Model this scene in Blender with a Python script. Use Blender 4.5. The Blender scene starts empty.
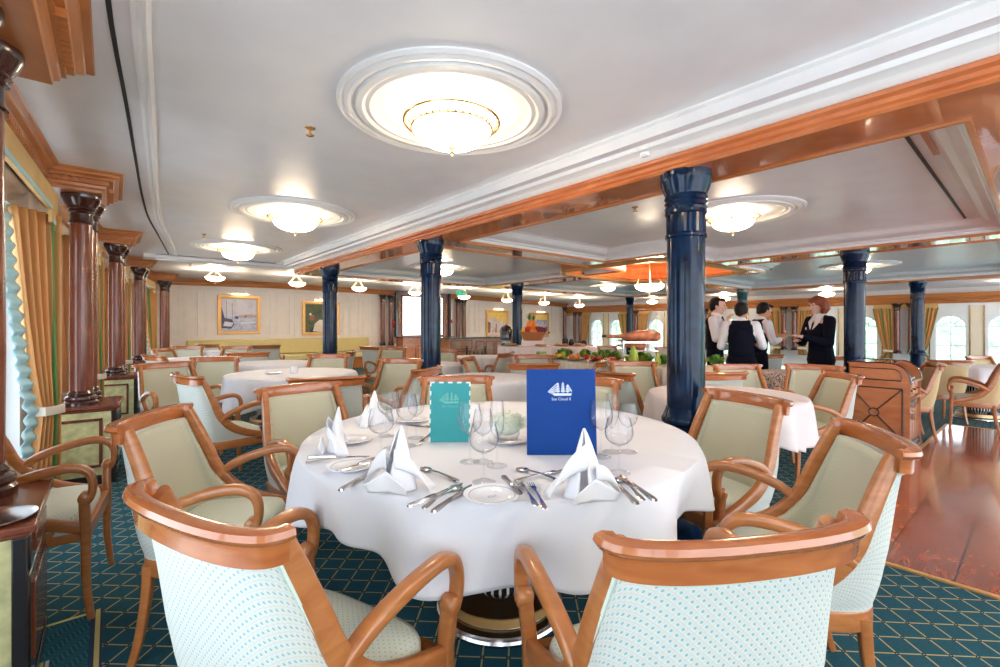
import bpy, math, random
from mathutils import Vector, Matrix, Quaternion
random.seed(7)
PI = math.pi
sc = bpy.context.scene
COL = sc.collection

# ------------------------------------------------------------------ camera
EYE = 1.20                       # the photographer's seated eye height
YAW = math.radians(40.3)
FPX = 460.0
cam_d = bpy.data.cameras.new('camera')
cam_d.sensor_width = 36.0
cam_d.lens = 36.0 * FPX / 1000.0
cam_d.shift_y = -7.5 / 1000.0
cam_d.clip_start = 0.02
cam_d.clip_end = 500
cam = bpy.data.objects.new('camera', cam_d)
cam.location = (0, 0, EYE)
cam.rotation_euler = (PI / 2, 0, -YAW)
COL.objects.link(cam)
sc.camera = cam

# ------------------------------------------------------------------ world / exposure
sc.view_settings.view_transform = 'Standard'
sc.view_settings.look = 'None'
sc.view_settings.gamma = 1.0
sc.view_settings.use_curve_mapping = False
sc.view_settings.exposure = 1.0
sc.cycles.use_denoising = True
sc.cycles.max_bounces = 10
sc.cycles.diffuse_bounces = 5
sc.cycles.glossy_bounces = 4
sc.cycles.transmission_bounces = 8
sc.cycles.transparent_max_bounces = 12
sc.cycles.sample_clamp_indirect = 6.0
sc.cycles.caustics_reflective = False
sc.cycles.caustics_refractive = False
world = bpy.data.worlds.new('sky')
sc.world = world
world.use_nodes = True
wn = world.node_tree.nodes; wl = world.node_tree.links
wn.clear()
wo = wn.new('ShaderNodeOutputWorld'); wb = wn.new('ShaderNodeBackground')
wb.inputs['Color'].default_value = (0.84, 0.92, 1.0, 1)
wb.inputs['Strength'].default_value = 2.3
wl.new(wb.outputs[0], wo.inputs[0])

LAMP_STRENGTH = 14.0
BULB_W = 3.2

# ------------------------------------------------------------------ helpers: node materials
MATS = {}
def mat_new(name):
    m = bpy.data.materials.new(name); m.use_nodes = True
    nt = m.node_tree
    b = nt.nodes['Principled BSDF']
    MATS[name] = m
    return m, nt, b

def plain(name, col, rough=0.5, metal=0.0, coat=0.0, bump=0.0, bscale=60, emit=None, estr=0, sub=0, trans=0, ior=None, sheen=0, vary=0.0, vscale=4.0):
    m, nt, b = mat_new(name)
    b.inputs['Base Color'].default_value = (*col, 1)
    b.inputs['Roughness'].default_value = rough
    b.inputs['Metallic'].default_value = metal
    b.inputs['Coat Weight'].default_value = coat
    b.inputs['Coat Roughness'].default_value = 0.05
    if sheen: b.inputs['Sheen Weight'].default_value = sheen
    if trans: b.inputs['Transmission Weight'].default_value = trans
    if ior: b.inputs['IOR'].default_value = ior
    if emit:
        b.inputs['Emission Color'].default_value = (*emit, 1)
        b.inputs['Emission Strength'].default_value = estr
    tc = nt.nodes.new('ShaderNodeTexCoord')
    nz = nt.nodes.new('ShaderNodeTexNoise'); nz.inputs['Scale'].default_value = vscale
    nt.links.new(tc.outputs['Object'], nz.inputs['Vector'])
    rp = nt.nodes.new('ShaderNodeValToRGB')
    k = max(vary, 0.03)
    rp.color_ramp.elements[0].position = 0.3; rp.color_ramp.elements[1].position = 0.7
    rp.color_ramp.elements[0].color = tuple(c * (1 - k) for c in col) + (1,)
    rp.color_ramp.elements[1].color = tuple(min(1, c * (1 + k)) for c in col) + (1,)
    nt.links.new(nz.outputs['Fac'], rp.inputs[0]); nt.links.new(rp.outputs[0], b.inputs['Base Color'])
    if bump:
        n2 = nt.nodes.new('ShaderNodeTexNoise'); n2.inputs['Scale'].default_value = bscale
        bp = nt.nodes.new('ShaderNodeBump'); bp.inputs['Strength'].default_value = bump
        bp.inputs['Distance'].default_value = 0.01
        nt.links.new(tc.outputs['Object'], n2.inputs['Vector'])
        nt.links.new(n2.outputs['Fac'], bp.inputs['Height']); nt.links.new(bp.outputs[0], b.inputs['Normal'])
    return m

def wood(name, c1, c2, rough=0.3, coat=0.5, scale=(1, 1, 8), nscale=6.0, coord='Object', crough=0.06):
    m, nt, b = mat_new(name)
    tc = nt.nodes.new('ShaderNodeTexCoord'); mp = nt.nodes.new('ShaderNodeMapping')
    mp.inputs['Scale'].default_value = scale
    nz = nt.nodes.new('ShaderNodeTexNoise'); nz.inputs['Scale'].default_value = nscale
    nz.inputs['Detail'].default_value = 6; nz.inputs['Distortion'].default_value = 0.8
    rp = nt.nodes.new('ShaderNodeValToRGB')
    rp.color_ramp.elements[0].position = 0.3; rp.color_ramp.elements[0].color = (*c1, 1)
    rp.color_ramp.elements[1].position = 0.72; rp.color_ramp.elements[1].color = (*c2, 1)
    nt.links.new(tc.outputs[coord], mp.inputs['Vector']); nt.links.new(mp.outputs[0], nz.inputs['Vector'])
    nt.links.new(nz.outputs['Fac'], rp.inputs[0]); nt.links.new(rp.outputs[0], b.inputs['Base Color'])
    b.inputs['Roughness'].default_value = rough
    b.inputs['Coat Weight'].default_value = coat
    b.inputs['Coat Roughness'].default_value = crough
    return m

def mnode(nt, op, a, b=None, c=None):
    n = nt.nodes.new('ShaderNodeMath'); n.operation = op
    for i, v in enumerate((a, b, c)):
        if v is None: continue
        if isinstance(v, (int, float)): n.inputs[i].default_value = v
        else: nt.links.new(v, n.inputs[i])
    return n.outputs[0]

def mixcol(nt, fac, a, b):
    n = nt.nodes.new('ShaderNodeMix'); n.data_type = 'RGBA'
    if isinstance(fac, (int, float)): n.inputs[0].default_value = fac
    else: nt.links.new(fac, n.inputs[0])
    for i, v in ((6, a), (7, b)):
        if isinstance(v, tuple): n.inputs[i].default_value = (*v, 1)
        else: nt.links.new(v, n.inputs[i])
    return n.outputs[2]

def dotted(name, base, dot, pitch=0.0145, rad=0.2, coord='UV'):
    """woven upholstery: diagonal lattice with a small dot in every cell"""
    m, nt, b = mat_new(name)
    tc = nt.nodes.new('ShaderNodeTexCoord'); sp = nt.nodes.new('ShaderNodeSeparateXYZ')
    nt.links.new(tc.outputs[coord], sp.inputs[0])
    u = mnode(nt, 'MULTIPLY', mnode(nt, 'ADD', sp.outputs[0], sp.outputs[1]), 0.7071 / pitch)
    v = mnode(nt, 'MULTIPLY', mnode(nt, 'SUBTRACT', sp.outputs[0], sp.outputs[1]), 0.7071 / pitch)
    fu = mnode(nt, 'SUBTRACT', mnode(nt, 'FRACT', u), 0.5); fv = mnode(nt, 'SUBTRACT', mnode(nt, 'FRACT', v), 0.5)
    d = mnode(nt, 'SQRT', mnode(nt, 'ADD', mnode(nt, 'MULTIPLY', fu, fu), mnode(nt, 'MULTIPLY', fv, fv)))
    isdot = mnode(nt, 'LESS_THAN', d, rad)
    edge = mnode(nt, 'GREATER_THAN', mnode(nt, 'MAXIMUM', mnode(nt, 'ABSOLUTE', fu), mnode(nt, 'ABSOLUTE', fv)), 0.44)
    c = mixcol(nt, edge, base, tuple(x * 0.9 for x in base))
    c = mixcol(nt, isdot, c, dot)
    nt.links.new(c, b.inputs['Base Color'])
    b.inputs['Roughness'].default_value = 0.75
    b.inputs['Sheen Weight'].default_value = 0.15
    bp = nt.nodes.new('ShaderNodeBump'); bp.inputs['Strength'].default_value = 0.35; bp.inputs['Distance'].default_value = 0.002
    nt.links.new(d, bp.inputs['Height']); nt.links.new(bp.outputs[0], b.inputs['Normal'])
    return m

def glassy(name, tint=(1, 1, 1), gloss=0.12, rough=0.0, base=0.03):
    """thin glass: see-through with a Fresnel reflection"""
    m = bpy.data.materials.new(name); m.use_nodes = True; MATS[name] = m
    nt = m.node_tree; nt.nodes.clear()
    o = nt.nodes.new('ShaderNodeOutputMaterial'); t = nt.nodes.new('ShaderNodeBsdfTransparent')
    g = nt.nodes.new('ShaderNodeBsdfGlossy'); lw = nt.nodes.new('ShaderNodeLayerWeight'); mx = nt.nodes.new('ShaderNodeMixShader')
    t.inputs[0].default_value = (*tint, 1); g.inputs['Roughness'].default_value = rough
    g.inputs['Color'].default_value = (1, 1, 1, 1)
    lw.inputs['Blend'].default_value = 0.5
    nz = nt.nodes.new('ShaderNodeTexNoise'); nz.inputs['Scale'].default_value = 3
    f = mnode(nt, 'ADD', mnode(nt, 'MULTIPLY', mnode(nt, 'POWER', lw.outputs['Facing'], 5.0), gloss), mnode(nt, 'MULTIPLY', nz.outputs['Fac'], base))
    edge = mnode(nt, 'MULTIPLY', mnode(nt, 'POWER', lw.outputs['Facing'], 4.0), gloss)
    nt.links.new(mixcol(nt, edge, tint, (.30, .35, .44)), t.inputs[0])
    nt.links.new(f, mx.inputs[0]); nt.links.new(t.outputs[0], mx.inputs[1]); nt.links.new(g.outputs[0], mx.inputs[2])
    nt.links.new(mx.outputs[0], o.inputs[0])
    return m

RAIL = wood('polished_rail_wood', (0.36, 0.095, 0.022), (0.48, 0.155, 0.04), 0.25, 0.9, (3, 3, 12), 3.0)
HONEY = wood('honey_wood', (0.36, 0.115, 0.028), (0.48, 0.185, 0.055), 0.3, 0.5, (3, 3, 12), 3.0)
CHERRY = wood('cherry_wood', (0.50, 0.125, 0.035), (0.68, 0.22, 0.07), 0.2, 1.0, (1.2, 1.2, 5), 2.6, crough=0.03)
CORNICE = wood('cornice_wood', (0.50, 0.155, 0.035), (0.62, 0.23, 0.06), 0.35, 0.3, (1, 1, 6), 3.0)
MAHOG = wood('mahogany', (0.11, 0.022, 0.010), (0.24, 0.06, 0.022), 0.25, 0.35, (3, 3, 0.6), 5.0)
EBONY = plain('ebonised_wood', (0.018, 0.012, 0.012), 0.22, coat=0.7)
BURL = plain('pale_burl', (0.56, 0.53, 0.26), 0.35, coat=0.3, vary=0.22, vscale=22)
TROLLEYW = wood('satinwood', (0.47, 0.145, 0.055), (0.60, 0.24, 0.10), 0.25, 0.8, (2, 2, 6), 2.0)
NAVY = plain('navy_lacquer', (0.002, 0.014, 0.045), 0.13, coat=0.0, vary=0.6, vscale=9, bump=0.03, bscale=30)
NAVY.node_tree.nodes['Principled BSDF'].inputs['Specular IOR Level'].default_value = 0.32
WHITE = plain('white_paint', (0.84, 0.84, 0.86), 0.32, coat=0.12)
MOULDW = plain('white_moulding', (0.86, 0.86, 0.86), 0.35, coat=0.1)
CREAM = plain('cream_panel', (0.86, 0.76, 0.70), 0.45)
CREAMM = plain('cream_moulding', (0.86, 0.80, 0.73), 0.4)
LINEN = plain('white_linen', (0.74, 0.74, 0.78), 0.85, bump=0.08, bscale=400, sheen=0.1)
LINENP = plain('pleated_ivory_linen', (0.78, 0.70, 0.58), 0.85)
NAPKIN = plain('napkin_linen', (0.86, 0.86, 0.89), 0.8, bump=0.06, bscale=500)
STEEL = plain('steel', (0.62, 0.60, 0.60), 0.16, 1.0)
BRASS = plain('brass', (0.72, 0.48, 0.24), 0.24, 1.0)
GOLD = plain('gilt', (0.72, 0.40, 0.14), 0.35, 0.6)
CHINA = plain('china', (0.88, 0.89, 0.92), 0.12, coat=0.6)
CHINAB = plain('china_blue_line', (0.30, 0.36, 0.52), 0.2)
GLASS2 = glassy('glass_foot', (0.975, 0.98, 0.99), 0.5, 0.02, 0.03)
GLASS = glassy('drinking_glass', (0.975, 0.98, 0.99), 0.75, 0.02, 0.05)
PANE = glassy('window_glass', (0.97, 0.985, 1.0), 0.35, 0.0, 0.03)
BLACK = plain('black_line', (0.01, 0.01, 0.012), 0.5)
FAB_OUT = dotted('pale_mint_dotted_fabric', (0.60, 0.61, 0.55), (0.21, 0.42, 0.47))
FAB_IN = dotted('shaded_dotted_fabric', (0.52, 0.515, 0.39), (0.36, 0.39, 0.29), rad=0.18)  # same cloth as the outside; shade of the inner back put into its colour
FAB_TAN = dotted('tan_dotted_fabric', (0.62, 0.47, 0.24), (0.45, 0.36, 0.2))
PIPING = plain('piping', (0.60, 0.68, 0.58), 0.7)
OPAL = plain('opal_glass', (0.95, 0.9, 0.82), 0.3, emit=(1.0, 0.80, 0.56), estr=LAMP_STRENGTH)
SKIN = plain('skin', (0.60, 0.30, 0.17), 0.5)
SKINP = plain('pale_skin', (0.78, 0.48, 0.38), 0.5)
HAIRB = plain('black_hair', (0.012, 0.009, 0.008), 0.45, bump=0.5, bscale=120)
HAIRB.node_tree.nodes['Principled BSDF'].inputs['Specular IOR Level'].default_value = 0.2
HAIRR = plain('auburn_hair', (0.28, 0.055, 0.015), 0.45, bump=0.5, bscale=120)
SHIRT = plain('white_shirt', (0.82, 0.82, 0.86), 0.8)
SUIT = plain('navy_suit', (0.004, 0.005, 0.014), 0.85)
SUIT.node_tree.nodes['Principled BSDF'].inputs['Specular IOR Level'].default_value = 0.15
BLUEM = plain('blue_leatherette', (0.002, 0.045, 0.24), 0.5, bump=0.1, bscale=300)
BLUEM.node_tree.nodes['Principled BSDF'].inputs['Specular IOR Level'].default_value = 0.2
TEALM = plain('turquoise_cover', (0.015, 0.30, 0.31), 0.4)
PAPER = plain('paper', (0.85, 0.85, 0.82), 0.7)
SILVERP = plain('silver_print', (0.62, 0.68, 0.80), 0.4)
PALEGOLD = plain('pale_gold_print', (0.14, 0.48, 0.42), 0.4)
GREEN = plain('leaf_green', (0.07, 0.22, 0.03), 0.5, vary=0.3, vscale=20)
LIME = plain('lime_green', (0.35, 0.46, 0.06), 0.5, vary=0.2, vscale=20)
REDV = plain('red_produce', (0.55, 0.03, 0.03), 0.3)
ORANGEV = plain('orange_produce', (0.80, 0.25, 0.02), 0.4)
YELLOWV = plain('yellow_produce', (0.80, 0.58, 0.06), 0.35)
PURPLE = plain('plum_produce', (0.16, 0.02, 0.06), 0.3)
HAMM = plain('cured_ham', (0.50, 0.15, 0.06), 0.35, vary=0.45, vscale=14)
WICKER = plain('wicker', (0.40, 0.15, 0.05), 0.6, bump=0.8, bscale=80)
PETAL = plain('white_petals', (0.84, 0.88, 0.74), 0.6)
PETALG = plain('greenish_petals', (0.56, 0.68, 0.36), 0.6)
SIGNG = plain('exit_green', (0.0, 0.32, 0.13), 0.4, emit=(0.0, 0.45, 0.2), estr=0.6)
REDP = plain('red_call_point', (0.6, 0.02, 0.02), 0.4)
SHEER = plain('pale_blue_ruffle', (0.42, 0.66, 0.72), 0.8)
VALANCE = plain('gold_valance', (0.66, 0.42, 0.16), 0.7, vary=0.1)

def striped(name, cols, widths, rough=0.6):
    """fabric with vertical stripes along UV.x (metres)"""
    m, nt, b = mat_new(name)
    tc = nt.nodes.new('ShaderNodeTexCoord'); sp = nt.nodes.new('ShaderNodeSeparateXYZ')
    nt.links.new(tc.outputs['UV'], sp.inputs[0])
    tot = sum(widths)
    f = mnode(nt, 'FRACT', mnode(nt, 'MULTIPLY', sp.outputs[0], 1.0 / tot))
    rp = nt.nodes.new('ShaderNodeValToRGB'); rp.color_ramp.interpolation = 'CONSTANT'
    acc = 0
    els = rp.color_ramp.elements
    while len(els) < len(cols): els.new(0.5)
    for i, (c, w) in enumerate(zip(cols, widths)):
        els[i].position = acc / tot; els[i].color = (*c, 1); acc += w
    nt.links.new(f, rp.inputs[0]); nt.links.new(rp.outputs[0], b.inputs['Base Color'])
    b.inputs['Roughness'].default_value = rough
    return m
DRAPE = striped('gold_green_stripe', [(0.70, 0.33, 0.11), (0.10, 0.26, 0.07), (0.66, 0.33, 0.12), (0.36, 0.30, 0.09), (0.70, 0.33, 0.11)], [0.09, 0.045, 0.05, 0.025, 0.04])

def carpet_mat(name, base1, base2, line, knot, pitch, herring=False):
    m, nt, b = mat_new(name)
    tc = nt.nodes.new('ShaderNodeTexCoord'); mp = nt.nodes.new('ShaderNodeMapping')
    mp.inputs['Rotation'].default_value = (0, 0, math.radians(43))
    nt.links.new(tc.outputs['Object'], mp.inputs['Vector'])
    sp = nt.nodes.new('ShaderNodeSeparateXYZ'); nt.links.new(mp.outputs[0], sp.inputs[0])
    u = mnode(nt, 'MULTIPLY', sp.outputs[0], 1 / pitch); v = mnode(nt, 'MULTIPLY', sp.outputs[1], 1 / pitch)
    fu = mnode(nt, 'SUBTRACT', mnode(nt, 'FRACT', u), 0.5); fv = mnode(nt, 'SUBTRACT', mnode(nt, 'FRACT', v), 0.5)
    nz = nt.nodes.new('ShaderNodeTexNoise'); nz.inputs['Scale'].default_value = 90
    nt.links.new(tc.outputs['Object'], nz.inputs['Vector'])
    base = mixcol(nt, nz.outputs['Fac'], base1, base2)
    if not herring:
        l = mnode(nt, 'LESS_THAN', mnode(nt, 'MINIMUM', mnode(nt, 'ABSOLUTE', fu), mnode(nt, 'ABSOLUTE', fv)), 0.03)
        c = mixcol(nt, l, base, line)
        rad = mnode(nt, 'SQRT', mnode(nt, 'ADD', mnode(nt, 'MULTIPLY', fu, fu), mnode(nt, 'MULTIPLY', fv, fv)))
        k = mnode(nt, 'LESS_THAN', rad, 0.085)
        c = mixcol(nt, k, c, knot)
        k2 = mnode(nt, 'LESS_THAN', rad, 0.03)
        c = mixcol(nt, k2, c, line)
    else:
        tri = mnode(nt, 'ABSOLUTE', mnode(nt, 'SUBTRACT', mnode(nt, 'FRACT', mnode(nt, 'MULTIPLY', sp.outputs[0], 14)), 0.5))
        w = mnode(nt, 'FRACT', mnode(nt, 'ADD', mnode(nt, 'MULTIPLY', sp.outputs[1], 60), mnode(nt, 'MULTIPLY', tri, 3)))
        c = mixcol(nt, mnode(nt, 'LESS_THAN', w, 0.35), base, line)
    nt.links.new(c, b.inputs['Base Color'])
    b.inputs['Roughness'].default_value = 0.95
    b.inputs['Specular IOR Level'].default_value = 0.15
    bp = nt.nodes.new('ShaderNodeBump'); bp.inputs['Strength'].default_value = 0.4; bp.inputs['Distance'].default_value = 0.004
    n3 = nt.nodes.new('ShaderNodeTexNoise'); n3.inputs['Scale'].default_value = 300
    nt.links.new(tc.outputs['Object'], n3.inputs['Vector'])
    nt.links.new(n3.outputs['Fac'], bp.inputs['Height']); nt.links.new(bp.outputs[0], b.inputs['Normal'])
    return m
CARPET = carpet_mat('teal_carpet', (0.010, 0.062, 0.092), (0.022, 0.10, 0.135), (0.42, 0.36, 0.17), (0.01, 0.02, 0.03), 0.095)
CARPETB = carpet_mat('herringbone_carpet_border', (0.012, 0.07, 0.10), (0.03, 0.10, 0.13), (0.03, 0.18, 0.24), (0, 0, 0), 0.1, True)

def parquet(name):
    m, nt, b = mat_new(name)
    tc = nt.nodes.new('ShaderNodeTexCoord'); mp = nt.nodes.new('ShaderNodeMapping')
    mp.inputs['Rotation'].default_value = (0, 0, 0)
    nt.links.new(tc.outputs['Object'], mp.inputs['Vector'])
    br = nt.nodes.new('ShaderNodeTexBrick')
    br.inputs['Scale'].default_value = 1.0; br.inputs['Brick Width'].default_value = 2.6; br.inputs['Row Height'].default_value = 0.27
    br.inputs['Mortar Size'].default_value = 0.004; br.inputs['Mortar Smooth'].default_value = 0.0
    br.inputs['Color1'].default_value = (0.30, 0.060, 0.022, 1); br.inputs['Color2'].default_value = (0.44, 0.105, 0.038, 1)
    br.inputs['Mortar'].default_value = (0.02, 0.006, 0.004, 1)
    nt.links.new(mp.outputs[0], br.inputs['Vector'])
    nz = nt.nodes.new('ShaderNodeTexNoise'); nz.inputs['Scale'].default_value = 4.5; nz.inputs['Detail'].default_value = 7; nz.inputs['Distortion'].default_value = 2.2
    m2 = nt.nodes.new('ShaderNodeMapping'); m2.inputs['Scale'].default_value = (0.8, 2.6, 1)
    nt.links.new(tc.outputs['Object'], m2.inputs['Vector']); nt.links.new(m2.outputs[0], nz.inputs['Vector'])
    rp = nt.nodes.new('ShaderNodeValToRGB'); rp.color_ramp.elements[0].position = 0.3; rp.color_ramp.elements[1].position = 0.65
    rp.color_ramp.elements[0].color = (0.62, 0.55, 0.52, 1); rp.color_ramp.elements[1].color = (1.2, 1.2, 1.2, 1)
    nt.links.new(nz.outputs['Fac'], rp.inputs[0])
    mx = nt.nodes.new('ShaderNodeMix'); mx.data_type = 'RGBA'; mx.blend_type = 'MULTIPLY'; mx.inputs[0].default_value = 1
    nt.links.new(br.outputs['Color'], mx.inputs[6]); nt.links.new(rp.outputs[0], mx.inputs[7])
    nt.links.new(mx.outputs[2], b.inputs['Base Color'])
    b.inputs['Roughness'].default_value = 0.25; b.inputs['Coat Weight'].default_value = 0.9; b.inputs['Coat Roughness'].default_value = 0.1
    return m
PARQUET = parquet('rosewood_dance_floor')

# ------------------------------------------------------------------ helpers: geometry
class MB:
    def __init__(s):
        s.v = []; s.f = []; s.uv = {}; s.mi = []; s.T = None
    def add(s, vs, fs, mi=0, uvs=None):
        o = len(s.v)
        if s.T is not None: vs = [tuple(s.T @ Vector(p)) for p in vs]
        s.v.extend([tuple(p) for p in vs])
        for k, f in enumerate(fs):
            if uvs is not None: s.uv[len(s.f)] = [uvs[i] for i in f]
            s.f.append([i + o for i in f]); s.mi.append(mi)
        return s
    def box(s, c, d, mi=0, rz=0, M=None):
        hx, hy, hz = d[0] / 2, d[1] / 2, d[2] / 2
        vs = [Vector((x, y, z)) for x in (-hx, hx) for y in (-hy, hy) for z in (-hz, hz)]
        if rz: vs = [Matrix.Rotation(rz, 3, 'Z') @ p for p in vs]
        if M is not None: vs = [M @ p for p in vs]
        vs = [p + Vector(c) for p in vs]
        return s.add(vs, [(0, 1, 3, 2), (4, 6, 7, 5), (0, 4, 5, 1), (2, 3, 7, 6), (0, 2, 6, 4), (1, 5, 7, 3)], mi)
    def bb(s, x0, x1, y0, y1, z0, z1, mi=0):
        return s.box(((x0 + x1) / 2, (y0 + y1) / 2, (z0 + z1) / 2), (abs(x1 - x0), abs(y1 - y0), abs(z1 - z0)), mi)
    def lathe(s, prof, n=32, c=(0, 0, 0), mi=0, rf=None, M=None, sx=1, sy=1, ring=False):
        vs = []; fs = []; m = len(prof)
        for j in range(n):
            a = 2 * PI * j / n
            for (r, z) in prof:
                rr = r * (rf(a, z) if rf else 1)
                p = Vector((rr * math.cos(a) * sx, rr * math.sin(a) * sy, z))
                if M is not None: p = M @ p
                vs.append(p + Vector(c))
        for j in range(n):
            k = (j + 1) % n
            for i in range(m - 1):
                fs.append((j * m + i, k * m + i, k * m + i + 1, j * m + i + 1))
        if ring:
            for j in range(n):
                k = (j + 1) % n; fs.append((j * m + m - 1, k * m + m - 1, k * m, j * m))
            return s.add(vs, fs, mi)
        if prof[0][0] > 1e-5: fs.append(tuple(j * m for j in range(n))[::-1])
        if prof[-1][0] > 1e-5: fs.append(tuple(j * m + m - 1 for j in range(n)))
        return s.add(vs, fs, mi)
    def ball(s, c, r, mi=0, n=14, m=8, M=None):
        if not isinstance(r, (tuple, list)): r = (r, r, r)
        prof = [(max(1e-6, math.sin(PI * i / m)), -math.cos(PI * i / m)) for i in range(m + 1)]
        S = Matrix.Diagonal(Vector(r))
        if M is not None: S = M @ S
        return s.lathe(prof, n, c, mi, M=S)
    def sweep(s, path, sec, up=(0, 0, 1), mi=0, closed=False, cap=True, scale=None):
        """sec: 2D points (side, up) swept along the 3D path; scale optional list of (sx,sy)"""
        P = [Vector(p) for p in path]; n = len(P); k = len(sec); U = Vector(up)
        vs = []
        for i in range(n):
            a = P[i - 1] if (i > 0 or closed) else P[i]
            b = P[(i + 1) % n] if (i < n - 1 or closed) else P[i]
            t = (b - a).normalized()
            side = t.cross(U)
            if side.length < 1e-5: side = Vector((1, 0, 0))
            side.normalize(); u2 = side.cross(t).normalized()
            f = 1.0
            if closed or 0 < i < n - 1:
                d1 = (P[i] - P[i - 1]).normalized(); d2 = (P[(i + 1) % n] - P[i]).normalized()
                c = max(0.35, math.sqrt(max(0, (1 + d1.dot(d2)) / 2))); f = 1 / c
            if abs(d1.cross(d2).dot(u2)) < 1e-6 if (closed or 0 < i < n - 1) else True: f2 = 1.0
            else: f2 = f
            sx, sy = scale[i] if scale else (1, 1)
            for (x, y) in sec:
                vs.append(P[i] + side * (x * sx * f2) + u2 * (y * sy))
        fs = []
        for i in range(n if closed else n - 1):
            j = (i + 1) % n
            for q in range(k):
                r = (q + 1) % k
                fs.append((i * k + q, j * k + q, j * k + r, i * k + r))
        if cap and not closed:
            fs.append(tuple(range(k))); fs.append(tuple((n - 1) * k + q for q in range(k))[::-1])
        return s.add(vs, fs, mi)
    def tube(s, path, r, n=10, mi=0, up=(0, 0, 1), closed=False):
        if isinstance(r, (int, float)): r = [r] * len(path)
        sec = [(math.cos(2 * PI * i / n), math.sin(2 * PI * i / n)) for i in range(n)]
        return s.sweep(path, sec, up, mi, closed, True, [(q, q) for q in r])
    def mould(s, path, prof, mi=0, closed=False):
        """profile (outward offset, height) swept along a horizontal polyline; left-hand side is outward; mitred"""
        P = [Vector(p) for p in path]; n = len(P); vs = []
        for i in range(n):
            if closed or 0 < i < n - 1:
                d1 = (P[i] - P[i - 1]); d2 = (P[(i + 1) % n] - P[i])
            elif i == 0: d1 = d2 = P[1] - P[0]
            else: d1 = d2 = P[-1] - P[-2]
            d1 = Vector((d1.x, d1.y)).normalized(); d2 = Vector((d2.x, d2.y)).normalized()
            n1 = Vector((-d1.y, d1.x)); n2 = Vector((-d2.y, d2.x))
            m = n1 + n2
            m = m / max(0.3, m.dot(n1))
            for (o, z) in prof: vs.append((P[i].x + m.x * o, P[i].y + m.y * o, P[i].z + z))
        k = len(prof); fs = []
        for i in range(n if closed else n - 1):
            j = (i + 1) % n
            for q in range(k):
                r = (q + 1) % k
                fs.append((i * k + q, j * k + q, j * k + r, i * k + r))
        if not closed:
            fs.append(tuple(range(k))); fs.append(tuple((n - 1) * k + q for q in range(k))[::-1])
        return s.add(vs, fs, mi)
    def grid(s, fn, nu, nv, mi=0, uv=None, thick=0.0, closed_u=False):
        pts = [[Vector(fn(i / nu, j / nv)) for j in range(nv + 1)] for i in range(nu + 1)]
        vs = [p for row in pts for p in row]; w = nv + 1
        fs = [(i * w + j, (i + 1) * w + j, (i + 1) * w + j + 1, i * w + j + 1) for i in range(nu) for j in range(nv)]
        uvs = None
        if uv: uvs = [uv(i / nu, j / nv) for i in range(nu + 1) for j in range(nv + 1)]
        elif True:
            # metric arc-length UVs
            uvs = []
            accu = [0.0] * (nv + 1)
            U = [[0] * (nv + 1) for _ in range(nu + 1)]; V = [[0] * (nv + 1) for _ in range(nu + 1)]
            jm = nv // 2
            for i in range(nu + 1):
                for j in range(nv + 1):
                    U[i][j] = U[i - 1][j] + (pts[i][j] - pts[i - 1][j]).length if i else 0
                    V[i][j] = V[i][j - 1] + (pts[i][j] - pts[i][j - 1]).length if j else 0
            for i in range(nu + 1):
                for j in range(nv + 1):
                    mid = U[nu][j] / 2
                    uvs.append((U[i][j] - mid, V[i][j]))
        s.add(vs, fs, mi, uvs)
        return s
    def poly(s, pts, h, z0=0, mi=0):
        """prism from 2D polygon extruded in z"""
        n = len(pts)
        vs = [(x, y, z0) for x, y in pts] + [(x, y, z0 + h) for x, y in pts]
        fs = [tuple(range(n))[::-1], tuple(range(n, 2 * n))] + [(i, (i + 1) % n, n + (i + 1) % n, n + i) for i in range(n)]
        return s.add(vs, fs, mi)
    def build(s, name, mats, parent=None, loc=(0, 0, 0), rz=0, smooth=35, bevel=0, seg=2, flip=False):
        me = bpy.data.meshes.new(name)
        me.from_pydata(s.v, [], s.f)
        if not isinstance(mats, (list, tuple)): mats = [mats]
        for m in mats: me.materials.append(m)
        if len(mats) > 1:
            me.polygons.foreach_set('material_index', s.mi)
        if s.uv:
            l = me.uv_layers.new(name='UVMap')
            for fi, u in s.uv.items():
                p = me.polygons[fi]
                for k, li in enumerate(p.loop_indices): l.data[li].uv = u[k]
        me.validate(); me.update()
        import bmesh
        b = bmesh.new(); b.from_mesh(me); bmesh.ops.recalc_face_normals(b, faces=b.faces)
        b.to_mesh(me); b.free()
        if smooth:
            me.shade_smooth() if hasattr(me, 'shade_smooth') else None
            try: me.set_sharp_from_angle(angle=math.radians(smooth))
            except Exception: pass
        o = bpy.data.objects.new(name, me); COL.objects.link(o)
        o.location = loc; o.rotation_euler = (0, 0, rz)
        if parent is not None: o.parent = parent
        if bevel:
            bm = o.modifiers.new('bevel', 'BEVEL'); bm.width = bevel; bm.segments = seg; bm.limit_method = 'ANGLE'
        return o

def rrect(w, h, r=0.25, n=3):
    """rounded-rectangle section"""
    r = min(w, h) * r; out = []
    for cx, cy, a0 in ((w / 2 - r, h / 2 - r, 0), (-w / 2 + r, h / 2 - r, PI / 2), (-w / 2 + r, -h / 2 + r, PI), (w / 2 - r, -h / 2 + r, 1.5 * PI)):
        for i in range(n + 1):
            a = a0 + PI / 2 * i / n
            out.append((cx + r * math.cos(a), cy + r * math.sin(a)))
    return out

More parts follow.
